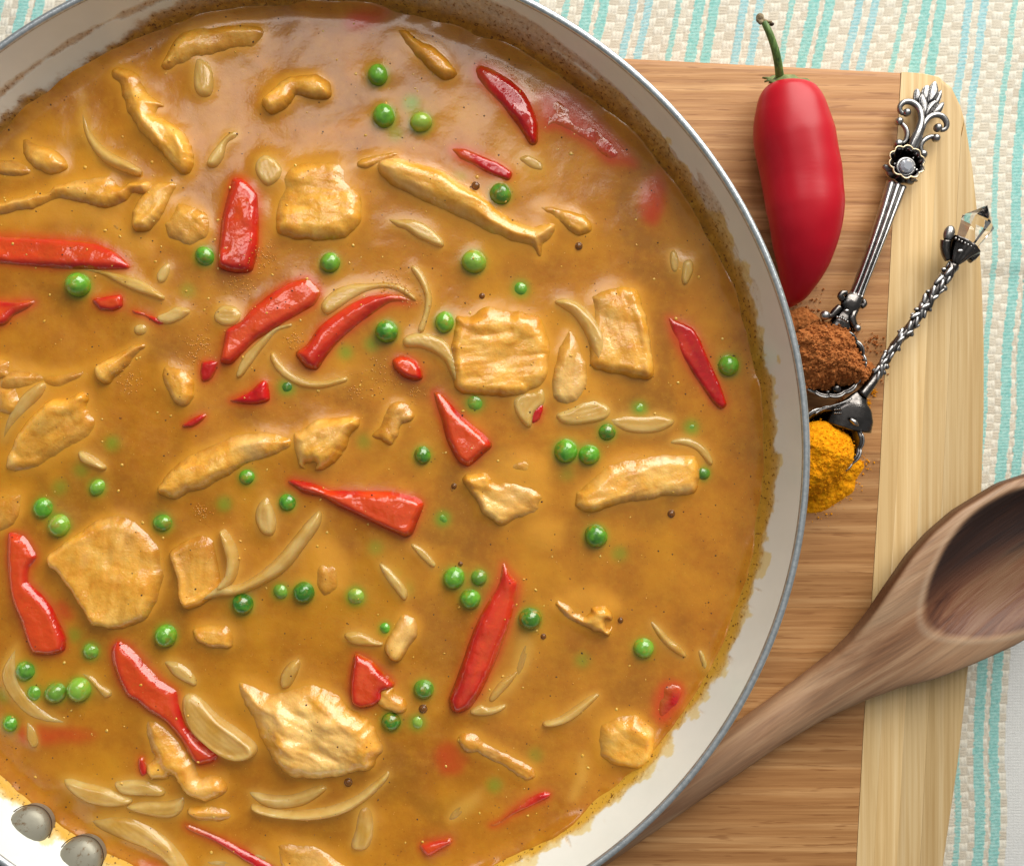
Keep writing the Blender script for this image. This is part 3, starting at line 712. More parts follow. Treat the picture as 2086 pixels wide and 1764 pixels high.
PEP('B', [(400,130),(520,70),(680,40),(690,100),(600,160),(480,190),(420,180)], 'sunken dark red pepper piece at the very top of the pan', .1, 2.2)
PEP('G', [(40,240),(80,235),(150,260),(200,320),(240,400),(190,470),(180,560),(260,640),(330,730),(380,830),(420,930),(410,1010),(340,1035),(220,1030),(180,950),(130,800),(80,680),(50,520),(38,380)], 'tall bent red pepper strip with an orange end beside the diamond chicken chunk', 3.0, 2.2, (-.2, -.2), pale=1.0)
PEP('G', [(720,1000),(760,940),(820,960),(900,1030),(970,1120),(1050,1200),(1160,1270),(1180,1380),(1220,1500),(1300,1600),(1420,1690),(1390,1740),(1290,1762),(1240,1700),(1180,1600),(1080,1480),(960,1400),(890,1340),(830,1310),(770,1200),(735,1100)], 'longest red pepper strip, partly hidden beneath a translucent onion petal', 3.0, 2.6, (-.3, -.3), pale=.6)
PEP('G', [(140,1530),(170,1490),(280,1500),(400,1510),(560,1530),(640,1560),(560,1600),(420,1600),(260,1620),(150,1590)], 'blurred red pepper strip just under the sauce below the onion ring', .25, 2.2, (-.5,0))
PEP('H', [(1430,430),(1460,450),(1500,500),(1560,560),(1555,660),(1520,780),(1450,950),(1370,1120),(1290,1280),(1220,1380),(1150,1410),(1110,1400),(1095,1330),(1140,1220),(1190,1060),(1250,880),(1320,720),(1400,560)], 'long steep red pepper strip with a pointed top between three peas and one', 3.0, 2.8, (-.9, -.1), pale=.25)
PEP('H', [(460,1040),(500,1040),(580,1090),(650,1160),(720,1230),(700,1260),(640,1280),(640,1330),(580,1370),(500,1380),(450,1350),(440,1220)], 'triangular red pepper piece with a glossy seedy face above a dark pea', 2.8, 1.8, (-.2, -.6), pale=.6, rough=1.4)
PEP('I', [(850,1230),(920,1210),(990,1240),(1000,1300),(960,1400),(900,1480),(840,1500),(800,1440),(800,1330)], 'bright soft-edged red pepper piece glowing through sauce at the pan edge', .5, 2.4, (.8, -.2))
PEP('K', [(1340,990),(1420,960),(1500,880),(1600,810),(1700,775),(1750,785),(1720,820),(1620,870),(1500,930),(1400,1000),(1350,1010)], 'slim red pepper shred tapering to a thread near the lower pan edge', 1.4, 1.5, (.4, -.3))
PEP('K', [(890,1130),(950,1100),(1020,1090),(1090,1080),(1100,1110),(1030,1150),(960,1195),(930,1190)], 'little red and orange pepper cube near the bottom of the photo', 1.6, 1.6, pale=1.2)
PEP('J', [(1190,1000),(1220,980),(1300,1010),(1450,1080),(1600,1150),(1760,1240),(1900,1330),(1780,1330),(1560,1190),(1400,1100),(1240,1040)], 'narrow crimson pepper strip with its skin edge up, near the rivets', 1.8, 1.5, (0, -.8))
PEP('J', [(905,560),(930,550),(950,600),(960,650),(930,670),(910,620)], 'tiny curled red pepper skin beside a pale chicken lobe', 1.4, .9)
PEP('K', [(1000,520),(1060,450),(1150,470),(1200,540),(1150,640),(1040,640)], 'deeply sunken pepper piece showing as a pinkish blur', -1.3, 2.2)
PEP('G', [(390,690),(440,720),(480,790),(440,800),(400,760)], 'sunken red pepper corner between the bent strip and the diamond chunk', .1, 1.2)
PEP('J', [(880,1240),(980,1215),(1080,1240),(1100,1300),(900,1320)], 'red pepper scrap half hidden under the big onion arc at the photo bottom', .4, 1.6)
# ---- chicken
CHK('A', [(-60,1340),(150,1280),(310,1240),(330,1200),(500,1150),(740,1125),(770,1140),(750,1180),(860,1190),(960,1185),(970,1230),(950,1260),(860,1250),(800,1300),(700,1340),(640,1330),(400,1290),(200,1340),(-60,1390)], 'long pale chicken strip from the photo edge above the long pepper strip', 3.2, 3.0, (.1, -.5), pale=.25)
CHK('A', [(970,1200),(1130,1175),(1145,1215),(1100,1290),(1050,1370),(1000,1430),(960,1480),(890,1485),(875,1440),(900,1320),(940,1260)], 'folded chicken flap hooked over a smooth lump beside the upright pepper', 3.6, 2.0, (0, -.4), pale=.3)
CHK('A', [(1110,1290),(1180,1280),(1260,1330),(1330,1400),(1360,1480),(1350,1560),(1250,1600),(1100,1560),(1050,1470),(1090,1390)], 'smooth rounded chicken lump with a milky glaze, above a pea', 2.2, 3.6, (.2, -.3), pale=.55)
CHK('A', [(715,440),(760,420),(820,440),(900,490),(910,540),(960,610),(1050,690),(1020,705),(1010,740),(1080,800),(1130,840),(1190,900),(1220,980),(1230,1060),(1215,1120),(1180,1110),(1120,1040),(1040,960),(960,880),(880,780),(820,680),(780,560),(730,500)], 'knotted diagonal chicken strip with a curled top and folded middle', 4.0, 2.4, (.1, -.1), pale=.2, rough=1.3)
CHK('A', [(1060,430),(1180,200),(1240,150),(1360,130),(1500,120),(1680,150),(1720,200),(1640,280),(1500,300),(1400,330),(1280,360),(1180,400)], 'broad ragged chicken piece near the shaded top of the pan', 2.8, 3.8, (0, -.5), rough=1.2)
CHK('F0', [(540,205),(560,175),(590,155),(640,150),(668,165),(664,190),(640,193),(600,186),(575,215),(552,222)], 'small hooked chicken shred beside the glare patch near the top', 3.2, 1.8, (0, -.8))
CHK('F0', [(568,330),(620,318),(690,318),(716,345),(712,370),(730,400),(728,450),(700,475),(640,482),(570,470),(556,400)], 'creamy square chicken chunk with glazed corners near the long ridge piece', 2.6, 3.4, (.3, -.6), pale=.3)
CHK('B', [(640,1070),(750,1060),(880,1090),(1050,1150),(1180,1230),(1290,1300),(1400,1390),(1520,1460),(1640,1490),(1760,1475),(1725,1560),(1700,1600),(1705,1680),(1660,1690),(1620,1620),(1480,1590),(1300,1500),(1120,1400),(900,1290),(720,1190),(640,1110)], 'longest chicken strip, a golden ridge with a ragged torn end', 4.6, 3.4, (.25, .9), pale=.35, rough=.8)
CHK('B', [(480,1070),(540,1020),(640,995),(750,1000),(700,1030),(620,1060),(540,1100)], 'thin chicken flake lying behind the head of the golden ridge', 2.0, 1.6)
CHK('E', [(1135,450),(1220,440),(1280,390),(1340,365),(1440,400),(1560,400),(1690,440),(1730,560),(1735,700),(1705,850),(1570,938),(1390,938),(1215,928),(1145,895),(1125,760),(1120,600)], 'broad square chicken chunk with crumbly top and straight lower edge', 3.0, 2.2, (-.1, -.35), pale=.1, rough=1.1)
CHK('F', [(350,300),(430,265),(500,232),(600,238),(692,280),(712,380),(735,560),(775,760),(762,830),(640,815),(500,790),(400,760),(370,600),(380,450)], 'tall chicken chunk draped with onion, its sharp edge towards the pan wall', 2.8, 2.2, (.6, -.5), pale=.3)
CHK('F', [(230,520),(280,540),(330,640),(360,760),(350,880),(300,990),(230,1020),(160,960),(150,800),(170,650)], 'fibrous oval chicken piece tucked beside the onion-draped chunk', 2.4, 2.6, (0, -.2), pale=.5, rough=1.2)
CHK('F', [(290,1600),(380,1520),(480,1400),(600,1355),(800,1335),(985,1345),(1075,1370),(1085,1500),(1060,1580),(880,1600),(700,1625),(560,1660),(400,1705),(300,1680)], 'boat-shaped chicken piece with a glazed upper edge below the twin peas', 3.4, 3.0, (.25, -.7), pale=.3)
CHK('C', [(30,1340),(120,1330),(250,1370),(350,1420),(380,1500),(300,1520),(200,1450),(80,1400)], 'faint sunken chicken piece off the torn end of the golden ridge', .9, 1.8, (0, -.6))
CHK('D', [(1040,1590),(1090,1480),(1180,1400),(1300,1310),(1460,1240),(1600,1200),(1750,1195),(1900,1240),(1900,1295),(1780,1335),(1600,1405),(1450,1485),(1320,1560),(1220,1590),(1140,1625)], 'leaf-shaped chicken strip with a creamy glazed back, left of a small fold'.replace('left of', 'beside'), 3.4, 3.0, (.1, -.3), pale=.4)
CHK('E', [(60,1210),(150,1170),(250,1125),(370,1130),(465,1130),(440,1180),(390,1260),(330,1350),(280,1400),(210,1425),(170,1390),(150,1430),(110,1420),(80,1330),(60,1270)], 'crumpled folded chicken knot at the end of the leaf-shaped strip', 4.4, 2.0, (.3, -.2), pale=.3, rough=1.3)
CHK('D', [(30,1440),(80,1330),(120,1230),(200,1120),(310,1030),(430,1000),(520,960),(550,980),(530,1020),(560,1100),(590,1140),(570,1230),(480,1300),(380,1370),(250,1430),(140,1450)], 'grey-gold domed chicken piece with a raised curved rim near the photo edge', 3.8, 3.0, (-.2, .3), pale=.05, cup=1.4, rough=1.1)
CHK('G', [(328,410),(480,290),(620,170),(750,115),(880,160),(985,245),(1045,370),(1055,530),(1010,690),(920,800),(780,845),(622,828),(560,740),(480,620),(400,510)], 'diamond-shaped flat chicken chunk with one crisp edge over shadow', 3.0, 2.0, (-.35, -.25), pale=.2, rough=.9)
CHK('G', [(1130,380),(1180,330),(1300,260),(1400,280),(1420,420),(1430,560),(1430,620),(1320,680),(1220,718),(1185,660),(1180,560),(1150,460)], 'bright yellow chicken corner cradling onion slivers', 3.2, 1.6, (-.5, -.4), cup=1.2, rough=.7)
CHK('F0', [(470,1385),(505,1392),(545,1412),(575,1408),(620,1398),(670,1410),(700,1440),(742,1470),(762,1500),(772,1532),(745,1562),(690,1577),(640,1582),(600,1580),(560,1545),(530,1500),(500,1450)], 'largest pale chicken lump with a creamy torn top near the pan bottom', 4.6, 4.4, (.1, -.35), pale=.62, rough=1.8)
CHK('F0', [(952,976),(985,970),(1010,990),(1050,978),(1090,988),(1115,1010),(1095,1040),(1050,1050),(1020,1064),(985,1032)], 'pale splayed chicken fragment with a browned orange corner', 2.4, 1.8, (-.3, -.3), pale=.5, rough=1.3)
CHK('F0', [(1010,930),(1070,918),(1112,945),(1114,1000),(1060,1012),(1004,985)], 'sunken rounded chicken lump just above the splayed fragment', .5, 3.2)
CHK('F0', [(1075,1060),(1110,1045),(1145,1070),(1140,1105),(1100,1115),(1075,1090)], 'submerged orange-tinted chicken lump on the way to the lone pea pair', .0, 3.0)
CHK('J', [(940,300),(1010,300),(1080,350),(1160,450),(1200,520),(1250,600),(1290,700),(1420,700),(1460,770),(1340,830),(1240,790),(1180,720),(1130,660),(1040,680),(990,670),(970,610),(1010,560),(950,430)], 'branching pale chicken lobe beside the longest pepper strip', 3.4, 2.6, (0, -.2), pale=.4, rough=1.2)
CHK('I', [(430,1470),(560,1440),(680,1450),(760,1520),(790,1600),(770,1720),(700,1762),(560,1750),(450,1700),(420,1580)], 'rounded chicken chunk touching the pan wall with a shell-like rim', 3.2, 2.8, (.5, -.4), pale=.3)
CHK('H', [(700,960),(740,880),(780,790),(850,800),(880,850),(870,920),(800,990),(740,1060),(710,1050),(690,1000)], 'upright cream chicken flake casting a dark edge above the pepper triangle', 3.2, 1.4, (-.8, -.2), pale=.6, rough=.8)
CHK('H', [(640,1270),(700,1260),(720,1310),(780,1340),(780,1390),(740,1400),(660,1370),(630,1340)], 'small lumpy chicken bit at the foot of the pepper triangle', 2.2, 1.4, pale=.4)
CHK('I', [(150,690),(230,720),(290,780),(380,790),(400,740),(480,740),(510,790),(460,840),(520,890),(430,860),(330,830),(220,780)], 'shiny shredded chicken streak in open sauce below the long steep pepper', 2.4, 1.6, (.4, 0), pale=.3)
CHK('F0', [(620,1115),(660,1092),(698,1130),(702,1195),(660,1218),(622,1180)], 'sunken yellow chicken lump beside the long thin onion curve', .2, 3.6)
CHK('K', [(1165,430),(1190,400),(1260,400),(1330,460),(1450,510),(1560,570),(1640,620),(1640,670),(1590,690),(1500,630),(1380,560),(1270,500),(1200,500)], 'bone-shaped yellow chicken strip with a knob at each end', 1.9, 1.7, (-.2, -.4), pale=.2)
CHK('E', [(570,1230),(650,1130),(670,1050),(740,1010),(800,1030),(830,1090),(760,1150),(730,1200),(700,1280),(640,1240)], 'frayed thin chicken shreds beside the speckled pepper wedge', 1.5, 1.9, pale=.2, rough=1.4)
CHK('D', [(640,790),(740,720),(860,640),(930,620),(950,650),(870,710),(780,790),(690,865),(655,850)], 'small matchstick of chicken lying diagonally in open sauce', 2.4, 1.6, (-.2, -.2), pale=.2)
CHK('D', [(1045,750),(1100,750),(1190,800),(1230,870),(1240,960),(1200,1010),(1150,990),(1090,900),(1050,830)], 'kite-shaped chicken scrap with a cream glazed face', 2.4, 1.8, (.3, -.5), pale=.6)
CHK('D', [(-60,720),(60,740),(50,830),(-60,860)], 'small chicken nub at the photo edge above a slanted onion slice', 1.8, 2)
CHK('D', [(20,900),(110,910),(120,1000),(60,1080),(-40,1060),(-40,920)], 'rough chicken lump at the photo edge with a sparkling wet top', 1.9, 2, rough=1.4)
CHK('A', [(120,900),(180,880),(260,930),(380,1010),(420,1090),(330,1120),(230,1080),(150,1000)], 'half sunk chicken piece with a wet streak near the upper pan wall', 2.2, 2.6, (0, -.7))
CHK('A', [(-40,1030),(80,1030),(180,1090),(200,1130),(100,1140),(-40,1110)], 'little half sunk chicken piece at the photo edge, above the long pale strip', 1.4, 1.7, (0, -.5))
CHK('B', [(730,180),(800,190),(880,260),(980,330),(1060,420),(1110,470),(1060,490),(960,420),(860,330),(790,250)], 'slim yellowish chicken sliver slanting towards the upper pan wall', 2.4, 1.6, (.3, -.4))
CHK('G', [(1270,870),(1370,850),(1480,850),(1510,900),(1500,980),(1400,980),(1290,930)], 'layered small chicken block in open sauce near the largest pale lump', 2.2, 1.6, pale=.2)
CHK('G', [(-60,0),(130,-10),(110,120),(40,200),(-60,240)], 'orange-gold chicken piece at the photo edge above the bent pepper strip', 1.8, 3.0, (.2, -.2))
CHK('J', [(1780,1100),(1900,1080),(2050,1130),(2160,1220),(2260,1330),(1900,1330),(1800,1180)], 'flat chicken piece with a white glaze cut by the photo bottom', 2.0, 2.6, (.2, -.5), pale=.4)
CHK('D', [(-60,1180),(60,1120),(150,1040),(230,980),(200,900),(100,930),(-60,1010)], 'sunken golden chicken piece beneath the slanted grey-white onion slice', .3, 3.4)
CHK('F', [(280,560),(420,700),(480,880),(440,1000),(300,1020),(240,900)], 'sunken chicken lump between the tall chunk and the white-crusted onion', -.1, 3.2)
CHK('K', [(300,300),(420,330),(560,420),(600,540),(520,620),(380,600),(300,480)], 'sunken yellow skirt of chicken under the largest pale lump', .2, 3.4)
CHK('B', [(60,1010),(200,960),(420,990),(470,1200),(440,1500),(260,1560),(60,1480),(0,1250)], 'sunken chicken mass spreading below the creamy square chunk', -.7, 4.0)
CHK('I', [(250,620),(420,600),(560,680),(560,760),(400,740),(260,700)], 'faint chicken piece under the surface above the shiny shredded streak', -.1, 2.6)
ONI('H', [(1560,900),(1620,960),(1600,1100),(1500,1250),(1440,1300),(1500,1150)], 'submerged pale onion blade past the long steep pepper', .1, 1.8)
ONI('K', [(1080,960),(1120,880),(1230,800),(1290,760),(1260,860),(1160,940)], 'submerged green-white onion slip above the little pepper cube', .2, 1.6)
ONI('K', [(1880,830),(1900,740),(1940,640),(1945,520),(1975,560),(1970,680),(1930,780)], 'thin submerged onion line near the lower pan wall', .4, 1.2)
CHK('A', [(-60,1360),(200,1290),(500,1240),(800,1290),(820,1400),(600,1450),(300,1430),(-60,1460)], 'broad sunken skirt of the long pale chicken strip', .3, 4.0)
CHK('A', [(560,1360),(720,1370),(860,1500),(1000,1600),(900,1640),(700,1560)], 'faint sunken chicken lump beneath the folded flap', -.2, 3.0)
CHK('J', [(1240,900),(1340,860),(1480,880),(1520,930),(1440,960),(1300,950)], 'little yellow chicken nugget below the branching lobe', 1.6, 2.0)
CHK('D', [(-60,820),(120,760),(420,820),(600,760),(560,840),(400,920),(250,900),(-60,1000)], 'golden sunken chicken streak above the domed piece', .2, 3.0)
# ---- onion
ONI('A', [(490,560),(540,570),(555,700),(570,800),(620,900),(700,990),(800,1050),(900,1110),(910,1140),(800,1110),(680,1050),(580,940),(520,820),(495,680)], 'long silver-glazed onion arc beside the knotted chicken strip', 1.9, 1.8, (.5, -.8))
ONI('D', [(440,125),(560,125),(700,150),(860,190),(960,240),(1075,330),(960,300),(820,250),(680,180),(560,150)], 'slender pale onion strand trailing from under the long pepper strip', 1.8, 1.2, (0, -.6))
ONI('D', [(1030,450),(1090,420),(1160,380),(1240,410),(1200,450),(1120,490),(1050,485)], 'pale onion flake touching a thread of red pepper', 2.2, 1.2)
ONI('B', [(680,1430),(740,1430),(850,1430),(950,1480),(1040,1580),(1020,1610),(900,1560),(800,1500),(740,1480)], 'curved onion sliver shadowed by the golden chicken ridge', 1.8, 1.5, (0, -.5))
ONI('E', [(250,370),(320,280),(430,230),(560,220),(680,215),(780,240),(850,310),(860,340),(760,290),(660,268),(540,290),(440,340),(350,400),(280,430)], 'broad onion band hugging the back of the arched pepper strip', 1.8, 1.8, (0, -.6))
ONI('E', [(835,125),(890,140),(940,230),(965,330),(945,430),(910,540),(885,530),(918,440),(930,330),(895,230)], 'thin upright onion bow just past the tip of the arched pepper', 1.6, 1.0)
ONI('E', [(785,590),(860,550),(960,555),(1060,600),(1120,700),(1148,820),(1132,878),(1098,820),(1062,745),(995,690),(900,650),(800,640)], 'clear layered onion crescent between two peas and the broad chicken chunk', 2.6, 1.6, (-.1, -.5))
ONI('F0', [(556,718),(575,745),(605,768),(650,778),(700,768),(704,777),(660,789),(610,785),(570,760),(552,730)], 'U-shaped onion thread beneath the arched pepper strip', 1.6, 1.1)
ONI('D', [(1550,830),(1600,700),(1700,600),(1800,520),(1900,495),(1900,512),(1805,550),(1724,640),(1645,745),(1580,830)], 'faint curved onion thread running beside the wide diagonal pepper strip', 1.5, 1.0)
ONI('G', [(1440,230),(1470,240),(1530,330),(1550,450),(1520,560),(1450,610),(1420,600),(1470,520),(1480,420),(1460,330)], 'upright onion sliver standing inside the yellow chicken corner', 4.4, 1.2, (-.4, 0), sink=3)
ONI('G', [(1425,590),(1560,585),(1700,505),(1820,395),(1920,275),(2000,175),(2086,95),(2086,190),(1985,330),(1865,480),(1722,572),(1560,642),(1430,655),(1290,690)], 'long golden onion curve sweeping from the yellow chicken corner up to a pepper', 3.4, 1.7, (0, -.1))
ONI('G', [(1680,60),(1740,0),(1780,60),(1800,160),(1780,250),(1710,240),(1670,150)], 'pale tapered onion piece standing below the leaf-shaped chicken strip', 1.8, 1.8)
ONI('F', [(150,345),(230,320),(330,360),(420,460),(480,580),(472,680),(430,745),(395,650),(350,545),(280,445),(200,390)], 'wide silky onion band draped over the tall chicken chunk', 3.4, 2.0, (-.1, -.6))
ONI('F', [(165,1090),(240,1050),(340,990),(440,985),(520,1050),(480,1120),(320,1150),(210,1145)], 'white-crusted onion wedge just above the twin peas', 2.2, 1.6, (0, -.6))
ONI('F', [(490,1120),(600,1080),(740,1085),(860,1080),(940,1130),(860,1190),(740,1212),(600,1195)], 'spindle-shaped onion slice with a sunken pea showing on it', 1.8, 1.8, (0, -.6))
ONI('F', [(905,1275),(960,1240),(1050,1245),(1140,1310),(1185,1400),(1162,1412),(1085,1330),(1000,1295)], 'thin onion hook above the boat-shaped chicken piece near the pan wall', 1.7, 1.2)
ONI('E', [(1500,1000),(1550,940),(1620,930),(1705,905),(1712,1010),(1640,1080),(1610,1170),(1540,1110)], 'pinkish layered onion stub under the broad chicken chunk', 2.2, 1.6, (0, -.4))
ONI('G', [(110,950),(120,1030),(130,1130),(150,1230),(230,1340),(330,1420),(430,1480),(330,1482),(200,1440),(100,1350),(30,1250),(10,1150),(50,1040)], 'large half ring of onion cupping four peas near the photo edge', 1.6, 2.0, (-.3, -.3))
ONI('G', [(1180,1310),(1240,1285),(1320,1340),(1420,1450),(1540,1540),(1662,1640),(1640,1712),(1540,1732),(1440,1700),(1340,1632),(1250,1562),(1190,1470),(1165,1380)], 'big translucent onion petal lying across the longest pepper strip', 4.8, 1.8, (.3, -.3), cup=1.1, sink=3)
ONI('G', [(1060,1080),(1150,1070),(1230,1120),(1280,1200),(1270,1240),(1180,1200),(1110,1150)], 'greyish onion flake beside the shoulder of the longest pepper strip', 1.8, 1.8, (0, -.5))
ONI('J', [(405,690),(460,676),(560,710),(690,750),(800,800),(860,830),(820,862),(700,872),(580,845),(480,795),(420,742)], 'yellow onion wedge with a bright streak near the upper rivet', 2.4, 1.8, (0, -.5))
ONI('J', [(740,720),(820,690),(940,690),(1060,750),(1062,800),(940,800),(800,790)], 'grey-green onion slice overlapping the branching chicken lobe', 2.0, 1.8, (0, -.5))
ONI('J', [(820,870),(960,830),(1100,830),(1200,800),(1205,860),(1150,930),(1050,942),(900,912)], 'cupped onion piece under the branching chicken lobe', 2.0, 1.8, (0, -.4))
ONI('J', [(545,950),(680,925),(820,935),(940,985),(1060,1065),(1130,1135),(1200,1240),(1240,1330),(1180,1330),(1060,1210),(960,1155),(840,1115),(700,1065),(600,1020)], 'biggest yellow onion arc curling down past the rivets', 3.2, 2.4, (.2, -.5), cup=.8)
ONI('F0', [(505,1612),(560,1620),(600,1618),(650,1600),(662,1610),(620,1640),(570,1648),(530,1640)], 'olive onion leaf tucked behind the wide onion boat', 1.9, 2.0)
ONI('F0', [(512,1642),(580,1655),(660,1650),(720,1628),(760,1596),(790,1572),(789,1590),(750,1627),(700,1657),(640,1670),(570,1667),(525,1657)], 'wide boat-shaped onion crescent under the largest pale chicken lump', 3.6, 2.0, (0, -.5))
ONI('K', [(480,880),(560,865),(590,960),(572,1080),(530,1152),(448,1140),(470,1020)], 'upright blurry onion piece below the boat-shaped onion crescent', 1.4, 2.0, (0, -.3))
ONI('I', [(78,1490),(180,1455),(280,1385),(370,1318),(440,1292),(432,1322),(340,1402),(240,1472),(130,1503)], 'slim smiling onion crescent alone in the open sauce', 2.0, 1.2, (0, -.5))
ONI('I', [(780,818),(845,865),(905,935),(985,998),(1012,1052),(958,1032),(878,972),(818,902)], 'pale onion sliver beside the lone pea near the pan wall', 1.5, 1.4)
ONI('I', [(1095,1010),(1130,1030),(1160,1100),(1200,1120),(1180,1162),(1130,1142)], 'tiny onion hook stuck at the edge of the sauce', 1.8, 1.2)
ONI('H', [(1535,1150),(1490,1222),(1432,1282),(1368,1345),(1345,1320),(1400,1230),(1460,1180)], 'straight pale onion sliver parallel to the long steep pepper', 1.3, 1.6)
ONI('H', [(1222,1412),(1290,1368),(1340,1388),(1455,1368),(1400,1412),(1300,1432)], 'small white onion fleck at the foot of the long steep pepper', 1.7, 1.0)
ONI('H', [(395,908),(460,885),(540,905),(600,948),(655,970),(560,978),(450,962)], 'pink-white onion leaf just above the pepper triangle', 1.9, 1.4, (0, -.4))
ONI('H', [(622,440),(680,458),(742,530),(803,620),(792,682),(738,622),(658,522)], 'narrow streaky onion slice lying over two sunken peas', 2.0, 1.3)
ONI('D', [(503,1338),(540,1326),(620,1378),(685,1442),(620,1432),(530,1392)], 'small bright onion slip above a pair of sunken peas', 2.0, 1.4, (0, -.4))
ONI('D', [(-10,1240),(30,1110),(110,1000),(200,920),(285,888),(262,962),(180,1062),(100,1162),(20,1275)], 'slanted grey-white onion slice beside the domed chicken piece', 1.8, 2.0, (.3, .3))
ONI('A', [(1250,380),(1310,345),(1370,400),(1390,500),(1372,612),(1300,622),(1258,540)], 'greenish onion stub hanging below the broad ragged chicken piece', 2.2, 2.4, (.3, -.4))
ONI('A', [(1355,1070),(1400,980),(1470,880),(1540,845),(1545,892),(1482,940),(1450,1030),(1402,1085)], 'small sickle of onion between the knotted strip and the pepper chunk', 1.8, 1.6, (0, -.5))
ONI('A', [(1668,1060),(1720,1000),(1790,1020),(1850,1100),(1820,1180),(1742,1212),(1680,1142)], 'stubby onion piece with a bright hook beside the creamy square chunk', 2.0, 1.8, (0, -.5))
ONI('D', [(1028,170),(1058,120),(1098,92),(1112,130),(1082,212),(1040,224)], 'tiny onion chip below the rounded chicken lump', 1.6, 1.2)
ONI('D', [(1405,420),(1450,370),(1540,380),(1580,440),(1540,500),(1470,508),(1408,472)], 'lumpy onion bit at the wide pepper strip, with a pale green fleck', 1.9, 1.6)
ONI('D', [(870,520),(900,490),(950,488),(965,530),(940,565),(890,570)], 'round pale onion bead in the sauce under a thread of pepper', 1.7, 1.8)
ONI('G', [(520,1155),(600,1175),(662,1238),(728,1282),(692,1315),(640,1262),(570,1195)], 'short bright onion strip touching the largest pea of a row', 1.6, 1.2)
ONI('H', [(832,312),(915,348),(988,445),(965,452),(888,382)], 'faint onion thread below the biggest wet pepper wedge', 1.3, .8)
ONI('B', [(1535,1040),(1600,1005),(1682,1058),(1695,1112),(1620,1102)], 'olive onion lump behind the pink-glazed pepper piece', 1.0, 1.6)
ONI('F', [(905,35),(945,15),(965,80),(952,152),(918,142)], 'short yellow onion dash near the shaded pan wall', 1.4, 1.2)
ONI('F', [(990,90),(1050,80),(1055,150),(1012,235),(985,202)], 'yellow onion bit with a silver cap next to the pan wall', 1.7, 1.3)
ONI('G', [(1838,1180),(1890,1100),(1952,1078),(1942,1150),(1892,1242),(1842,1252)], 'small seed-like onion piece above the largest pale chicken lump', 1.7, 1.5)
ONI('J', [(1330,1240),(1650,1150),(1760,1180),(1900,1260),(1960,1330),(1700,1330)], 'soft onion slice at the photo bottom beside the narrow crimson strip', 1.2, 1.8)
ONI('G', [(170,1470),(200,1480),(240,1540),(245,1620),(215,1640),(180,1580)], 'pinkish onion chip across the blurred pepper strip', 1.8, 1.2)

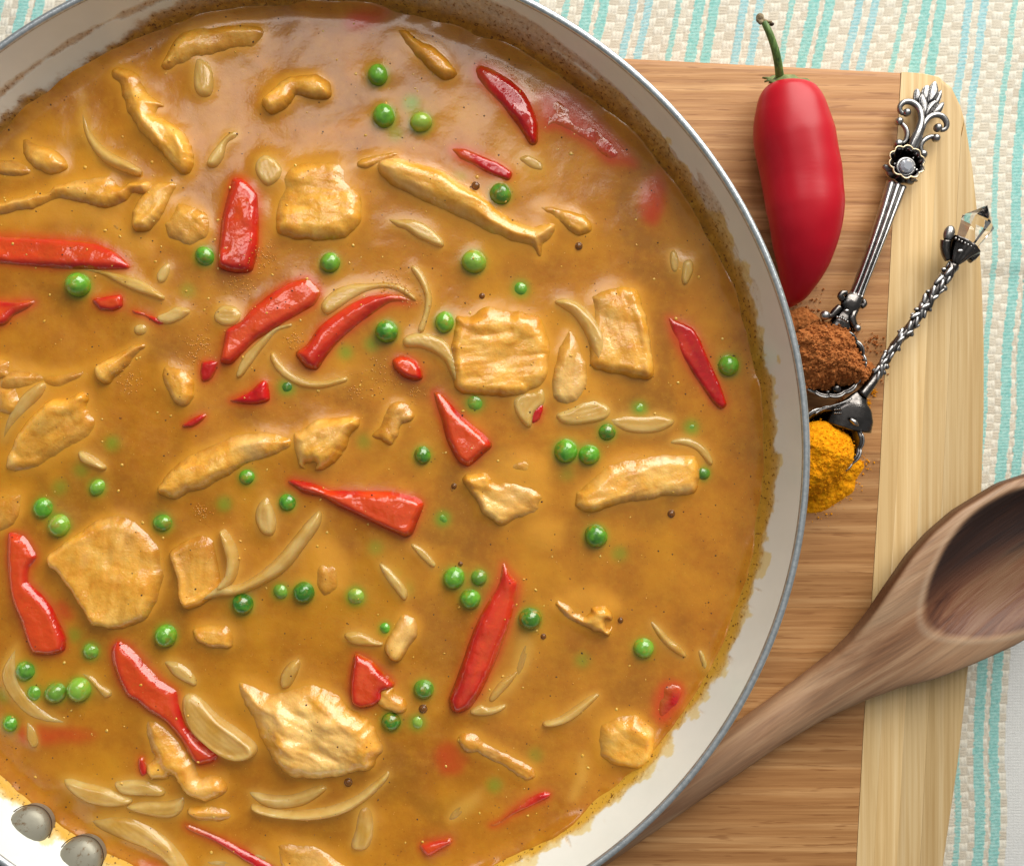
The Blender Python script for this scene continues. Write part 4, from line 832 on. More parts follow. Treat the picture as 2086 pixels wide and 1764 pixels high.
PEAS = [
 (770,153,22,3.6,.15,'topmost pea, alone beneath the big glare patch'), (783,237,24,3.8,.1,'bright pea at the head of the upper pea cluster'),
 (858,250,23,3.6,.95,'yellow-green pea in the upper cluster'), (838,212,19,.1,.6,'veiled pea between two others of the upper cluster'),
 (805,274,16,-.5,.5,'sunken pea at the foot of the upper cluster'), (1019,396,22,3.6,.1,'pea below the pink-glazed pepper, beside the golden chicken ridge'),
 (934,365,15,-.7,.4,'ghostly sunken pea behind the golden chicken ridge'), (419,523,20,2.8,.0,'pea under the rounded chicken lump, by the upright pepper'),
 (673,536,21,3.0,.25,'pea in the gap below the creamy square chicken chunk'), (160,580,27,4.4,.1,'large round pea under the end of the long pepper strip'),
 (966,534,25,3.8,.6,'big yellowish pea in open sauce under the golden ridge'), (1061,588,19,.5,.2,'dim half sunk pea above the broad chicken chunk'),
 (906,657,22,3.4,.2,'pea touching the corner of the broad square chicken chunk'), (788,675,24,3.8,.0,'dark pea under the curve of the arched pepper'),
 (703,717,15,-.2,.0,'sunken pea below the middle of the arched pepper'), (757,700,15,-.6,.0,'faint pea hidden beside the dark pea under the arch'),
 (383,593,17,-.5,.5,'dull sunken pea above an onion flake'), (585,788,19,.9,.1,'half sunk pea under the U-shaped onion thread'),
 (968,820,22,1.6,.25,'pea just below the straight edge of the broad chicken chunk'), (1484,745,23,3.6,.15,'lone bubbly pea close to the pan wall'),
 (1302,833,17,1.2,.5,'pale pea sitting on the spindle-shaped onion slice'), (1236,880,18,2.6,.1,'pea at the blunt tip of the spindle-shaped onion'),
 (1408,870,17,.5,.35,'veiled pea between the spindle onion and the pan wall'), (1153,919,26,4.2,.0,'larger of the twin peas above the boat-shaped chicken'),
 (1200,926,22,3.8,.0,'smaller of the twin peas above the boat-shaped chicken'), (1155,965,17,-.7,.1,'sunken pea shadowed under the twin peas'),
 (1432,964,14,1.6,.2,'small pea pinched at the blunt end of the boat-shaped chicken'), (861,927,17,2.4,.1,'pea beside the speckled pepper wedge'),
 (1214,1091,24,3.8,.05,'bright pea with a pale crown below the boat-shaped chicken'), (1262,1127,17,-.2,.8,'olive sunken pea just below a bright crowned pea'),
 (902,1056,17,.6,.3,'pea beside the blunt end of the biggest pepper wedge'), (228,903,12,-.5,.1,'tiny sunken pea in open sauce near the domed chicken'),
 (198,993,17,1.8,.4,'half sunk pea with a glossy stripe below a small onion slip'), (122,992,14,-.4,.6,'dim sunken pea near the domed chicken piece'),
 (165,957,15,-.7,.0,'dark sunken pea directly under a small onion slip'), (89,1035,20,3.0,.0,'upper pea of the tight pair above the bent pepper strip'),
 (122,1070,24,3.8,.5,'lower larger pea of the tight pair above the bent pepper'), (332,1065,21,2.2,.2,'pea at the top corner of the diamond chicken chunk'),
 (504,971,17,2.0,.0,'pea under the belly of the leaf-shaped chicken strip'), (457,1026,15,-.1,.3,'sunken pea above the yellow chicken corner'),
 (586,1023,17,1.9,.0,'dark pea beneath the thin end of the biggest pepper wedge'), (495,1230,23,3.6,.0,'pea below the point of the yellow chicken corner'),
 (572,1204,17,1.4,.4,'pale pea between two others below the long onion curve'), (619,1206,22,3.4,.1,'faceted pea below the long onion curve, with a pink cap'),
 (725,1214,22,1.6,.8,'pale olive pea alone in the sauce beneath a sunken chicken lump'), (766,1115,17,-.3,.1,'sunken pea under the biggest pepper wedge'),
 (785,1279,13,1.2,.0,'small pea above the upright cream chicken flake'), (338,1294,24,4.0,.1,'shiny pea between the diamond chunk and the longest pepper strip'),
 (151,1292,16,-.2,.2,'sunken pea just off the orange end of the bent pepper'), (187,1325,18,2.0,.4,'pea between the bent pepper and the longest pepper strip'),
 (54,1366,20,3.0,.1,'bluish glossy pea inside the top of the onion half ring'), (72,1410,16,2.2,.2,'small pea, first of the row inside the onion half ring'),
 (115,1410,22,3.6,.3,'middle pea of the row inside the onion half ring'), (163,1403,26,4.2,.5,'largest pea ending the row beside a bright onion strip'),
 (23,1472,17,2.4,.0,'pea outside the onion half ring, by the photo edge'), (10,1415,14,-.2,.1,'sunken pea behind the onion half ring at the photo edge'),
 (925,1177,23,3.6,.1,'largest pea of the trio beside the long steep pepper'), (976,1176,16,2.4,.3,'wrinkled small pea of the trio beside the long steep pepper'),
 (958,1219,21,3.4,.1,'lowest pea of the trio beside the long steep pepper'), (1080,1260,24,4.0,.15,'lone pea with a silvery cap past the long steep pepper'),
 (863,1403,19,2.8,.2,'oval pea directly above the dark round bubble'), (797,1468,21,2.8,.0,'dark pea under the lumpy chicken bit near the pepper triangle'),
 (850,1471,17,.7,.8,'pale broken pea under the dark round bubble'), (1311,1320,21,2.8,.2,'lone pea near the lower pan wall by a pale sliver'),
 (1007,1598,16,-.1,.1,'sunken pea above the slim red pepper shred'), (826,1201,15,-.4,.2,'sunken pea past the streaky onion slice'),
 (800,1172,14,-.1,.1,'pea peeping from behind the streaky onion slice'), (1186,1345,17,-.9,.4,'barely visible green shape deep in open sauce'),
 (1090,1538,17,-.8,.8,'olive blur of a pea beside the bone-shaped chicken'), (742,898,15,-.9,.4,'deep green blur near the frayed chicken shreds'),
]


# ------------------------------------------------------------------ peas
# (u, v, radius in px, how far out of the sauce in mm, yellowness, label)
pea_me = []
def pea_mesh(k):
    g = Geo(); g.ball((0, 0, 0), 1.0, 28, 18); v = np.array(g.v)
    r = 1 + .055 * fbm(v[:, 0] + k * 3, v[:, 1] + v[:, 2] * 1.3, 1.2, 2, 5 + k) + .03 * fbm(v[:, 0] * 1.4 + v[:, 2], v[:, 1] - v[:, 2], .35, 2, 9 + k)
    v = v * r[:, None] * np.array((1.0, 1.0 - .05 * (k % 3), .94))
    me = bpy.data.meshes.new('green_pea'); me.from_pydata([tuple(p) for p in v], [], g.f); me.update()
    me.polygons.foreach_set('use_smooth', np.ones(len(me.polygons), dtype=bool)); me.materials.append(M_PEA)
    a = me.attributes.new('pale', 'FLOAT', 'POINT')
    return me
pale_me = {}
for i, (u, v, r, out, yel, label) in enumerate(PEAS):
    R = px(max(r, 17 if out < 1 else r) + (0 if r > 20 else 1.5), ZS)
    if out > 1: out = min(out, R * 1000 * 1.25)
    key = (i % 5, round(yel, 1))
    if key not in pale_me:
        me = pea_mesh(key[0]); me.attributes['pale'].data.foreach_set('value', np.full(len(me.vertices), yel, np.float32)); pale_me[key] = me
    zc = ZS + out * MM - R * .94
    p = P(u, v, max(zc, ZS)); o = bpy.data.objects.new('green_pea', pale_me[key]); COL.objects.link(o)
    o.location = (p[0], p[1], zc); o.scale = (R * RNG.uniform(.93, 1.04), R * RNG.uniform(.93, 1.04), R); o.rotation_euler = (0, 0, i * 1.7)
    tag(o, label, 'pea', 'green peas in the curry')
    def fn(X, Y, p=p, R=R, zc=zc):
        q = 1 - ((X - p[0]) ** 2 + (Y - p[1]) ** 2) / R ** 2
        return np.where(q > 0, zc + .94 * R * np.sqrt(np.clip(q, 0, 1)), -1.0)
    rast(p[0] - R, p[0] + R, p[1] - R, p[1] + R, fn, 'pea')

# ------------------------------------------------------------------ the sauce surface
def gauss(a, s):
    r = int(3 * s) + 1; k = np.exp(-np.arange(-r, r + 1) ** 2 / (2 * s * s)); k /= k.sum()
    for ax in (0, 1):
        p = np.pad(a, [(r, r) if i == ax else (0, 0) for i in (0, 1)], 'edge'); o = np.zeros_like(a)
        for i, w in enumerate(k): o += w * (p[i:i + a.shape[0], :] if ax == 0 else p[:, i:i + a.shape[1]])
        a = o
    return a
have = HT > 0
up = np.where(have, np.clip(HT - ZS + .0009, 0, .0022), 0)
B = gauss(up, 4.2) * .24 + gauss(up, 10) * .30
ripple = MM * (.50 * fbm(GXX, GYY, .036, 2, 61) + .24 * fbm(GXX, GYY, .011, 2, 67) + .03 * fbm(GXX, GYY, .0028, 2, 71))
rad = np.hypot(GXX - PC[0], GYY - PC[1])
wallm = np.clip((rad - (R_S - .004)) / .004, 0, 1.2)
S = ZS + ripple + B + MM * (1.1 * wallm ** 2 * (1 + .8 * fbm(GXX, GYY, .012, 3, 77)))
depth = np.where(have, S - HT, 1.0)
thin = np.where(have, np.exp(-np.clip(depth, 0, None) / (1.5 * MM)), 0.0)
def spread(s):
    w = gauss(thin, s) + 1e-6; return w, np.stack([gauss(UC[..., k] * thin, s) for k in range(3)], -1) / w[..., None]
w1, c1 = spread(2.0); w2, c2 = spread(7.0)  # blurred piece colours, a painted halo standing in for light scattered in the sauce
wa = w1 * .86; wb = w2 * .32 * (1 - wa)
thin = np.clip(wa + wb, 0, .96); UCB = (c1 * wa[..., None] + c2 * wb[..., None]) / (wa + wb + 1e-6)[..., None]
inside = rad < R_S + .0022
idx = -np.ones((GN, GN), int); idx[inside] = np.arange(inside.sum())
verts = np.stack([GXX[inside], GYY[inside], S[inside]], 1)
a = idx[:-1, :-1]; b = idx[:-1, 1:]; c = idx[1:, 1:]; d = idx[1:, :-1]
ok = (a >= 0) & (b >= 0) & (c >= 0) & (d >= 0)
faces = np.stack([a[ok], b[ok], c[ok], d[ok]], 1)
o = mesh_obj('curry_sauce', verts, faces, M_SAUCE, attrs={'thin': thin[inside], 'under': UCB[inside]})
tag(o, 'thick golden brown curry sauce filling the white pan', 'sauce')
def s_at(x, y):
    i = int(np.clip((x - GX0) / GS, 0, GN - 1)); j = int(np.clip((y - GY0) / GS, 0, GN - 1)); return max(S[j, i], HT[j, i])

# ------------------------------------------------------------------ bubbles, specks, froth
BUB = [(969, 380, 9, 'ringed air bubble above the long chicken strip, beside a pea'), (1179, 502, 8, 'dark air bubble off the ragged end of the long chicken strip'),
       (982, 603, 6, 'small air bubble just above the broad square chicken chunk'), (925, 990, 6, 'tiny air bubble on open sauce beside the largest pepper wedge'),
       (1367, 1046, 8, 'air bubble on open sauce below the boat-shaped chicken piece'), (862, 1443, 9, 'dark round bubble directly beneath an oval pea near the pan bottom'),
       (710, 1592, 9, 'air bubble beside the big onion crescent under the pale chicken lump'), (1107, 1296, 6, 'tiny brown bubble below the pea beside the long pepper strip'),
       (1264, 1263, 6, 'brown bubble next to the shiny chicken shred near the pan edge'), (938, 1148, 5, 'pinhead bubble touching the upper pea of a trio')]
for u, v, r, label in BUB:
    p = P(u, v, ZS); R = px(r * .85, ZS); zz = s_at(p[0], p[1])
    g = Geo(); g.ball((0, 0, 0), R, 20, 12, (1, 1, .75)); g.tube([(R * 1.02 * math.cos(t), R * 1.02 * math.sin(t), 0) for t in np.linspace(0, 2 * math.pi, 17)], R * .16, 6)
    o = g.build('air_bubble', M_BUBBLE); o.location = (p[0], p[1], zz + R * .12); tag(o, label, 'bubble', 'air bubbles on the sauce')
g = Geo()
oc = [(0, 0, 1), (1, 0, 0), (0, 1, 0), (-1, 0, 0), (0, -1, 0), (0, 0, -1)]; of = [(0, 1, 2), (0, 2, 3), (0, 3, 4), (0, 4, 1), (5, 2, 1), (5, 3, 2), (5, 4, 3), (5, 1, 4)]
for _ in range(2600):
    a = RNG.random() * 2 * math.pi; r = R_S * math.sqrt(RNG.random()) * .995; x = PC[0] + r * math.cos(a); y = PC[1] + r * math.sin(a)
    if RNG.random() < .25: r = R_S - RNG.random() ** 2 * .008; x = PC[0] + r * math.cos(a); y = PC[1] + r * math.sin(a)
    q = MM * (.08 + .24 * RNG.random() ** 4); z = s_at(x, y); e = .5 + RNG.random(); t = RNG.random() * 3
    g.add([(x + q * (X * e * math.cos(t) - Y * math.sin(t)), y + q * (X * e * math.sin(t) + Y * math.cos(t)), z + q * .35 * Z) for X, Y, Z in oc], of)
tag(g.build('pepper_specks', M_SPECK), 'fine dark pepper and spice specks scattered over the sauce', 'pepper specks', kind='stuff')
g = Geo()
for u, v, n, s in ((540, 520, 70, 26), (490, 585, 60, 30), (412, 702, 60, 26), (265, 775, 55, 24), (800, 575, 80, 26), (775, 765, 50, 30), (598, 690, 40, 18), (412, 1040, 50, 14), (842, 610, 40, 22), (390, 730, 30, 18), (725, 795, 30, 20), (845, 800, 26, 16)):
    for _ in range(n):
        p = P(u + RNG.normal(0, s * .6), v + RNG.normal(0, s * .6), ZS); q = MM * (.12 + .12 * RNG.random())
        g.ball((p[0], p[1], s_at(p[0], p[1]) + q * .1), q, 8, 5)
tag(g.build('froth_beads', M_FROTH), 'clusters of tiny orange oil beads and froth on the sauce', 'froth', kind='stuff')
# little shreds and crumbs of cooked chicken and onion
g = Geo()
for _ in range(1100):
    a = RNG.random() * 2 * math.pi; r = R_S * math.sqrt(RNG.random()) * .97; x = PC[0] + r * math.cos(a); y = PC[1] + r * math.sin(a)
    q = MM * (.10 + .5 * RNG.random() ** 5); z = s_at(x, y); t = RNG.random() * 3
    g.ball((x, y, z), q, 7, 5, (1, .5 + .5 * RNG.random(), .4), Matrix.Rotation(t, 3, 'Z'))
tag(g.build('chicken_crumbs', M_CHICKEN), 'tiny pale crumbs of chicken and onion floating in the sauce', 'crumbs', kind='stuff')

# ================================================================== things on the board
def D3(tile, pts):
    """[(x, y, z in mm, ...)] in tile pixels -> world points"""
    ox, oy, s = TILES[tile]; return [P(ox + q[0] * s, oy + q[1] * s, q[2] * MM) for q in pts]
# ------------------------------------------------------------------ red chili
chili = empty('red_chili', P(1620, 400, 0), 'whole plump red chili pepper with curved green stem lying on the cutting board', 'chili pepper')
chili.location = (0, 0, 0)
prof = [(170, 1578, 1632), (176, 1560, 1650), (186, 1549, 1662), (203, 1541, 1673), (230, 1536, 1685), (280, 1535, 1699), (350, 1546, 1711), (420, 1558, 1718), (460, 1566, 1712), (500, 1572, 1700), (535, 1579, 1686), (565, 1585, 1669), (595, 1592, 1647), (613, 1598, 1626), (624, 1602, 1611)]
pts = []; rad = []
for v, l, r in prof:
    z = (.0128 if v < 400 else .0135 * min(1, (r - l) / 150.0)) + .0004; a = P(l, v, z); b = P(r, v, z); pts.append(((a[0] + b[0]) / 2, a[1], z)); rad.append((b[0] - a[0]) / 2)
g = Geo(); g.tube(pts, rad, 56, .86, 7)
v = np.array(g.v); cc = np.array(pts)
n = fbm(v[:, 0] * .6, v[:, 1], .028, 3, 301) * .0009 + fbm(v[:, 0], v[:, 1], .016, 2, 305) * .0003
cx = np.interp(-v[:, 1], -cc[:, 1], cc[:, 0]); cz = np.interp(-v[:, 1], -cc[:, 1], cc[:, 2])
d = np.stack([v[:, 0] - cx, v[:, 2] - cz], 1); L = np.linalg.norm(d, axis=1)[:, None] + 1e-9
v[:, [0, 2]] += d / L * n[:, None] * np.clip(L / .006, 0, 1); g.v = [tuple(q) for q in v]
g.build('body', M_CHILI, chili)
g = Geo(); g.tube(D3('T8', [(720, 1260, 13), (715, 1200, 14), (700, 1080, 16), (680, 930, 18), (640, 740, 20), (590, 580, 21), (530, 420, 22), (470, 300, 22), (450, 255, 22)]), [.0022, .0015, .00135, .00130, .00125, .00115, .0011, .0010, .0009], 14, 1.0)
g.build('stem', M_STEM, chili)
g = Geo()
for c, r, s in (((380, 180, 22), .0013, (1, 1.1, .8)), ((395, 250, 22), .00095, (1, 1, .8)), ((360, 215, 22), .0009, (1, 1.1, .8)), ((425, 225, 22), .0008, (1, 1, .8))):
    g.ball(D3('T8', [c])[0], r, 14, 10, s)
g.tube(D3('T8', [(430, 225, 22), (500, 245, 22), (570, 262, 21.5)]), [.0006, .0005, .0005], 8); g.build('stem_knob', M_DRY, chili)
g = Geo(); g.ball(D3('T8', [(575, 290, 21)])[0], .0007, 10, 8, (1.2, .9, 1)); g.build('stem_bud', M_SPECK, chili)
# ruffled calyx collar
g = Geo(); c0 = np.array(P(1600, 166, .013)); vv = []; nseg = 60
for j, (rr, dy) in enumerate(((.0016, .0010), (.0042, .0004), (.0072, -.0006), (.0088, -.0014))):
    for k in range(nseg):
        a = 2 * math.pi * k / nseg; w = 1 + (.10 * math.sin(5 * a + 1) + .06 * math.sin(9 * a)) * j / 3
        q = rr * .76 * w; vv.append((c0[0] + q * 1.05 * math.cos(a), c0[1] + .0008 - q * .50 * math.sin(a) + .0004 * math.sin(7 * a + 2) * j / 3, c0[2] + .0004 + q * .80 * math.sin(a) - .0010 * (j / 3) ** 2))
g.add(vv, [tuple(q) for q in grid_faces(nseg, 4, True)])
g.tube([(c0[0], c0[1] - .0006, c0[2]), (c0[0], c0[1] + .0014, c0[2] + .0008)], [.0052, .0024], 20)
o = g.build('calyx', M_CALYX, chili); md = o.modifiers.new('t', 'SOLIDIFY'); md.thickness = .0005

# ------------------------------------------------------------------ ornate spoons
def plate(g, tile, pts, z, th, step=.00035, rib=True):
    """small cast relief: outline with a domed, ridged top"""
    poly = P2([q[:2] for q in disp(tile, pts)], z * MM); poly = resample(smooth_closed(poly, 3), step)
    v2, fs = triangulate(poly, step); d = np.clip(poly_dist(v2, poly), 0, None); d[:len(poly)] = 0
    zz = z * MM + th * MM * np.sqrt(np.clip(1 - (1 - np.clip(d / (.0011), 0, 1)) ** 2, 0, 1))
    n = len(v2); top = [(x, y, q) for (x, y), q in zip(v2, zz)]; nb_ = len(poly)
    low = [(p[0], p[1], z * MM - .0008) for p in poly]
    g.add(top + low, [tuple(f) for f in fs] + [(i, n + i, n + (i + 1) % nb_, (i + 1) % nb_) for i in range(nb_)] + [tuple(range(n, n + nb_))[::-1]])
sp = empty('ornate_spoon', (0, 0, 0), 'antique silver spoon with leaf finial, scrolls and round jewel, bowl under brown spice', 'spoon', 'decorative silver spoons')
g = Geo()
plate(g, 'T5', [(655,600),(560,440),(540,330),(620,240),(720,200),(840,200),(880,330),(880,450),(800,560),(720,590)], 3.4, .3)
for pts_, z in (([(520,330),(515,250),(530,185),(560,158),(605,200),(628,290),(650,420),(640,470),(590,420)], 3.6), ([(630,330),(625,230),(650,150),(700,108),(748,130),(745,230),(720,330),(680,350)], 3.9),
                ([(715,330),(730,200),(760,110),(830,48),(870,150),(868,230),(800,340),(740,370)], 4.2), ([(780,400),(840,270),(905,180),(925,210),(918,290),(880,370),(800,450)], 3.9),
                ([(760,510),(820,440),(880,385),(950,355),(957,400),(930,470),(895,520),(800,560),(740,570)], 3.5), ([(655,590),(600,430),(590,300),(640,240),(700,330),(725,420),(700,530)], 4.8),
                ([(660,590),(680,470),(740,380),(830,330),(840,380),(770,480),(720,560)], 4.9), ([(650,600),(600,500),(620,430),(670,470),(690,560)], 5.2)):
    plate(g, 'T5', pts_, z, .75)
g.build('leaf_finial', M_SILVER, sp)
T5 = lambda *q: D3('T5', q)
k5 = px(.1391, .006)
for (pp, rr, balls) in (
    ([(465,1080,5.5),(505,960,6),(555,850,6.3),(600,730,6.3),(622,620,6.2),(612,510,6),(565,420,5.8),(480,360,5.6),(385,355,5.4),(318,405,5.2),(308,475,5),(345,520,5),(395,525,5)], [44,44,42,38,32,30,28,28,27,26,24,20,18], [((410,512,5.2),50)]),
    ([(500,1090,5.5),(560,920,6),(615,770,6),(665,660,5.9),(745,575,5.8),(850,545,5.6),(940,575,5.4),(993,655,5.2),(985,735,5),(930,770,5),(885,745,5)], [40,38,34,30,28,28,27,26,24,20,18], [((865,735,5.2),52)]),
    ([(330,985,4.6),(395,930,4.8),(418,830,5),(395,745,5),(345,680,4.8),(305,650,4.6)], [26,26,24,22,20,18], [((297,640,4.8),50), ((285,975,4.8),62)]),
    ([(625,1120,4.6),(605,1020,4.8),(640,940,5),(710,885,5),(780,862,4.8),(840,862,4.6)], [30,28,26,24,22,20], [((838,885,4.8),50), ((640,1125,4.8),58)])):
    g = Geo(); g.tube(T5(*pp), [r * k5 * 1.6 for r in rr], 14, .9)
    for c, r in balls: g.ball(T5(c)[0], r * k5 * 1.22, 20, 14)
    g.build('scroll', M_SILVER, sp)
g = Geo(); g.tube(T5((440,1090,4),(480,930,4.4),(540,800,4.5)), [.0011, .0010, .0005], 12); g.tube(T5((540,1090,4),(560,980,4.4),(600,880,4.5)), [.0011, .0009, .0004], 12); g.build('stem_core', M_DARKSILVER, sp)
# scalloped cup round the jewel, and the half collar below it
def scallop(center, rx_, ry_, r0, z0, z1, nlobe, a0, a1, rot, mat, name, edge=True):
    nseg = 120; c = np.array(P(*center[:2], center[2] * MM)); g = Geo(); vv = []; closed = abs(a1 - a0) >= 2 * math.pi - .01
    A = np.linspace(a0, a1, nseg + (0 if closed else 1), endpoint=not closed)
    rim_pts = []
    for j in range(9):
        t = j / 8.0
        for a in A:
            lob = abs(math.cos(nlobe * a / 2)); R = (r0 + (1 - r0) * t); w = 1 + .15 * lob * t
            x = rx_ * R * w * math.cos(a); y = ry_ * R * w * math.sin(a)
            z = (z0 + (z1 - z0) * t ** 1.6) * MM - .0005 * (1 - lob) * math.sin(math.pi * min(1, t))
            X = x * math.cos(rot) - y * math.sin(rot); Y = x * math.sin(rot) + y * math.cos(rot)
            vv.append((c[0] + X, c[1] + Y, z))
            if j == 8: rim_pts.append(vv[-1])
    g.add(vv, [tuple(q) for q in grid_faces(len(A), 9, closed)])
    o = g.build(name, mat, sp); md = o.modifiers.new('t', 'SOLIDIFY'); md.thickness = .0007; md.offset = 0
    if edge:
        g = Geo(); q = rim_pts + (rim_pts[:1] if closed else []); g.tube(q, .0003, 8, 1, 1); g.build(name + '_edge', M_GOLDEDGE, sp)
scallop((1842.2, 334, 5), 238 * k5, 205 * k5, .38, 3.2, 7.0, 10, 0, 2 * math.pi, -.45, M_DARKSILVER, 'cup')
scallop((1834.0, 351, 4), 245 * k5, 130 * k5, .3, 6.2, 4.2, 9, math.pi * 1.02, math.pi * 1.98, -.45, M_SILVER, 'collar')
g = Geo(); c = np.array(P(1846, 340, .0068)); R = 108 * k5; vv = []
for j, (rr, z) in enumerate(((1.0, -.0012), (1.0, 0), (.90, .0009), (.55, .0016), (.0001, .0016))):
    for k in range(16):
        a = 2 * math.pi * (k + .5 * (j % 2)) / 16; vv.append((c[0] + R * rr * math.cos(a), c[1] + R * rr * math.sin(a), c[2] + z))
g.add(vv, [tuple(q) for q in grid_faces(16, 5, True)]); g.build('jewel', M_JEWEL, sp, False)
g = Geo(); g.tube([(c[0] + R * 1.15 * math.cos(t), c[1] + R * 1.12 * math.sin(t), c[2] - .0006) for t in np.linspace(0, 2 * math.pi, 33)], .0007, 10, 1, 1); g.build('bezel', M_SILVER, sp)
g = Geo()
for q, r in (((230,1270,5.6),26),((215,1330,5.8),22),((545,1360,5.8),34),((490,1470,5.6),40),((520,1440,5.6),26),((500,1180,6),20)): g.ball(T5(q)[0], r * k5, 12, 8)
g.build('ornament_bead', M_SILVER, sp)
# fluted handle
A0 = np.array(P(1826, 377, .0052)); A1 = np.array(P(1743, 604, .0092)); ns = 60; nu = 61; g = Geo(); vv = []
ax = (A1 - A0); ln = np.linalg.norm(ax[:2]); dr = ax / ln; nn = np.array((-dr[1], dr[0], 0))
for i in range(ns + 1):
    t = i / ns; hw = px(np.interp(t, [0, .25, .6, .9, 1.0], [22.5, 18.5, 15.5, 14.0, 15.5]), .007); c = A0 + ax * t + np.array((0, 0, .0008 * math.sin(math.pi * t)))
    for k in range(nu):
        u = -1 + 2 * k / (nu - 1)
        z = .0016 * math.sqrt(max(0, 1 - u * u)) + .00085 * abs(math.cos(1.5 * math.pi * u)) ** .7 * (1 - .2 * u * u)
        vv.append(tuple(c + nn * hw * u + np.array((0, 0, z))))
    for k in range(nu - 2, 0, -1):
        u = -1 + 2 * k / (nu - 1); vv.append(tuple(c + nn * hw * u - np.array((0, 0, .0018 * math.sqrt(max(0, 1 - u * u))))))
w = 2 * nu - 2
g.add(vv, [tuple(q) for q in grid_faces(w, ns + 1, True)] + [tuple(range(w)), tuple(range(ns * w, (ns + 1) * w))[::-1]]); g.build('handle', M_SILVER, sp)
T6 = lambda *q: D3('T6', q); k6 = px(.1882, .010)
g = Geo(); g.tube(T6((455,170,9),(440,230,10),(395,290,10.5),(370,350,10),(340,410,9.5),(300,480,9.5),(270,560,9)), [70*k6,92*k6,115*k6,100*k6,88*k6,110*k6,150*k6], 28, .55)
g.tube(T6((105,425,11),(170,430,11),(220,380,11),(270,330,11)), [.0008,.0010,.0013,.0012], 12)
g.tube(T6((455,560,10.5),(420,520,10.5),(400,440,10.5),(440,360,10)), [.0008,.0012,.0014,.0012], 12)
g.tube(T6((300,250,11),(275,215,11.5),(300,180,11.5),(350,175,11.5)), [.0011,.0011,.0010,.0006], 12); g.tube(T6((500,330,10),(535,300,10),(520,250,10)), [.0009,.0010,.0007], 12)
g.build('neck', M_DARKSILVER, sp)
g = Geo(); g.ball(T6((108,425,11.5))[0], 54 * k6, 20, 14); g.ball(T6((455,562,11))[0], 42 * k6, 20, 14)
for i in range(6): g.ball(T6((240 + i * 22, 432 + i * 10 + (i - 2.5) ** 2 * 1.5, 13.3))[0], 13 * k6, 10, 8)
g.ball(T6((345, 372, 13.6))[0], 20 * k6, 10, 8, (1.4, .8, .6)); g.build('ornament_bead', M_SILVER, sp)
def bowl_shell(parent, cu, cv, rpx, zrim, depth, nl, name='bowl', rot=0.0, mat=None):
    c = np.array(P(cu, cv, zrim * MM)); R = px(rpx, zrim * MM); g = Geo(); vv = []; nseg = 144; rim = []
    for j in range(15):
        t = .02 + .98 * j / 14
        for k in range(nseg):
            a = 2 * math.pi * k / nseg + rot; lob = abs(math.cos(nl * a / 2)) ** .8; rr = R * t * (1 + .045 * lob * t)
            vv.append((c[0] + rr * math.cos(a), c[1] + rr * math.sin(a), (zrim - depth * (1 - t ** 2.2)) * MM - .0006 * (1 - lob) * t))
            if j == 14: rim.append(vv[-1])
    g.add(vv, [tuple(q) for q in grid_faces(nseg, 15, True)]); o = g.build(name, mat or M_DARKSILVER, parent); md = o.modifiers.new('t', 'SOLIDIFY'); md.thickness = .0008; md.offset = -1
    g = Geo(); g.tube(rim + rim[:1], .00045, 8, 1, 1); g.build('bowl_edge', M_SILVER, parent)
bowl_shell(sp, 1692, 738, 69, 11.0, 8.5, 14)
g = Geo(); g.ball(T6((228,1212,10.5))[0], 52 * k6, 24, 16); g.ball(T6((135,1255,9.5))[0], 34 * k6, 16, 12); g.build('bowl_bead', M_DARKSILVER, sp)

# second spoon: crystal finial, twig handle
s2 = empty('ornate_spoon', (0, 0, 0), 'dark silver spoon with clear crystal tip and twisted twig handle, bowl under yellow turmeric', 'spoon', 'decorative silver spoons')
T7 = lambda *q: D3('T7', q); k7 = px(.1636, .011)
c0 = np.array(T7((1425,600,10.5))[0]); c1 = np.array(T7((1706,86,12.5))[0]); ax = c1 - c0; ln = np.linalg.norm(ax); dr = ax / ln
n1_ = np.cross(dr, (0, 0, 1)); n1_ /= np.linalg.norm(n1_); n2_ = np.cross(n1_, dr); vv = []
secs = [(.0, 110), (.02, 128), (.52, 196), (.60, 205), (1.0, .5)]
for s_, r in secs:
    for k in range(6):
        a = math.pi * (k + .15) / 3; vv.append(tuple(c0 + ax * s_ + (n1_ * math.cos(a) + n2_ * math.sin(a)) * r * k7))
g = Geo(); g.add(vv, [tuple(q) for q in grid_faces(6, len(secs), True)] + [tuple(range(6))]); o = g.build('crystal', M_GLASS, s2, False)
bmx = bmesh.new(); bmx.from_mesh(o.data); bmesh.ops.recalc_face_normals(bmx, faces=bmx.faces); bmx.to_mesh(o.data); bmx.free()
g = Geo(); g.tube(T7((1285,835,9.5),(1310,780,10),(1345,710,10),(1385,640,10),(1425,580,10)), [38*k7,80*k7,125*k7,168*k7,205*k7], 40, .8)
v = np.array(g.v); a = np.arctan2(v[:, 2] - .010, (v[:, :2] - c0[:2]) @ np.array((n1_[0], n1_[1]))); v[:, 2] += .0004 * np.abs(np.sin(4 * a)); g.v = [tuple(q) for q in v]
g.tube(T7((1215,770,10),(1190,690,10.5),(1180,600,11),(1190,520,11.5)), [.0010,.0015,.0017,.0018], 12); g.tube(T7((1480,760,9.5),(1540,730,9.5),(1612,690,10)), [.0014,.0011,.0003], 12)
g.build('crystal_cup', M_DARKSILVER, s2)
g = Geo(); g.ball(T7((1228,440,12))[0], 72 * k7, 22, 16, (.95, 1.45, .8), Matrix.Rotation(-.25, 3, 'Z')); g.build('cup_petal', M_SILVER, s2)
g = Geo()
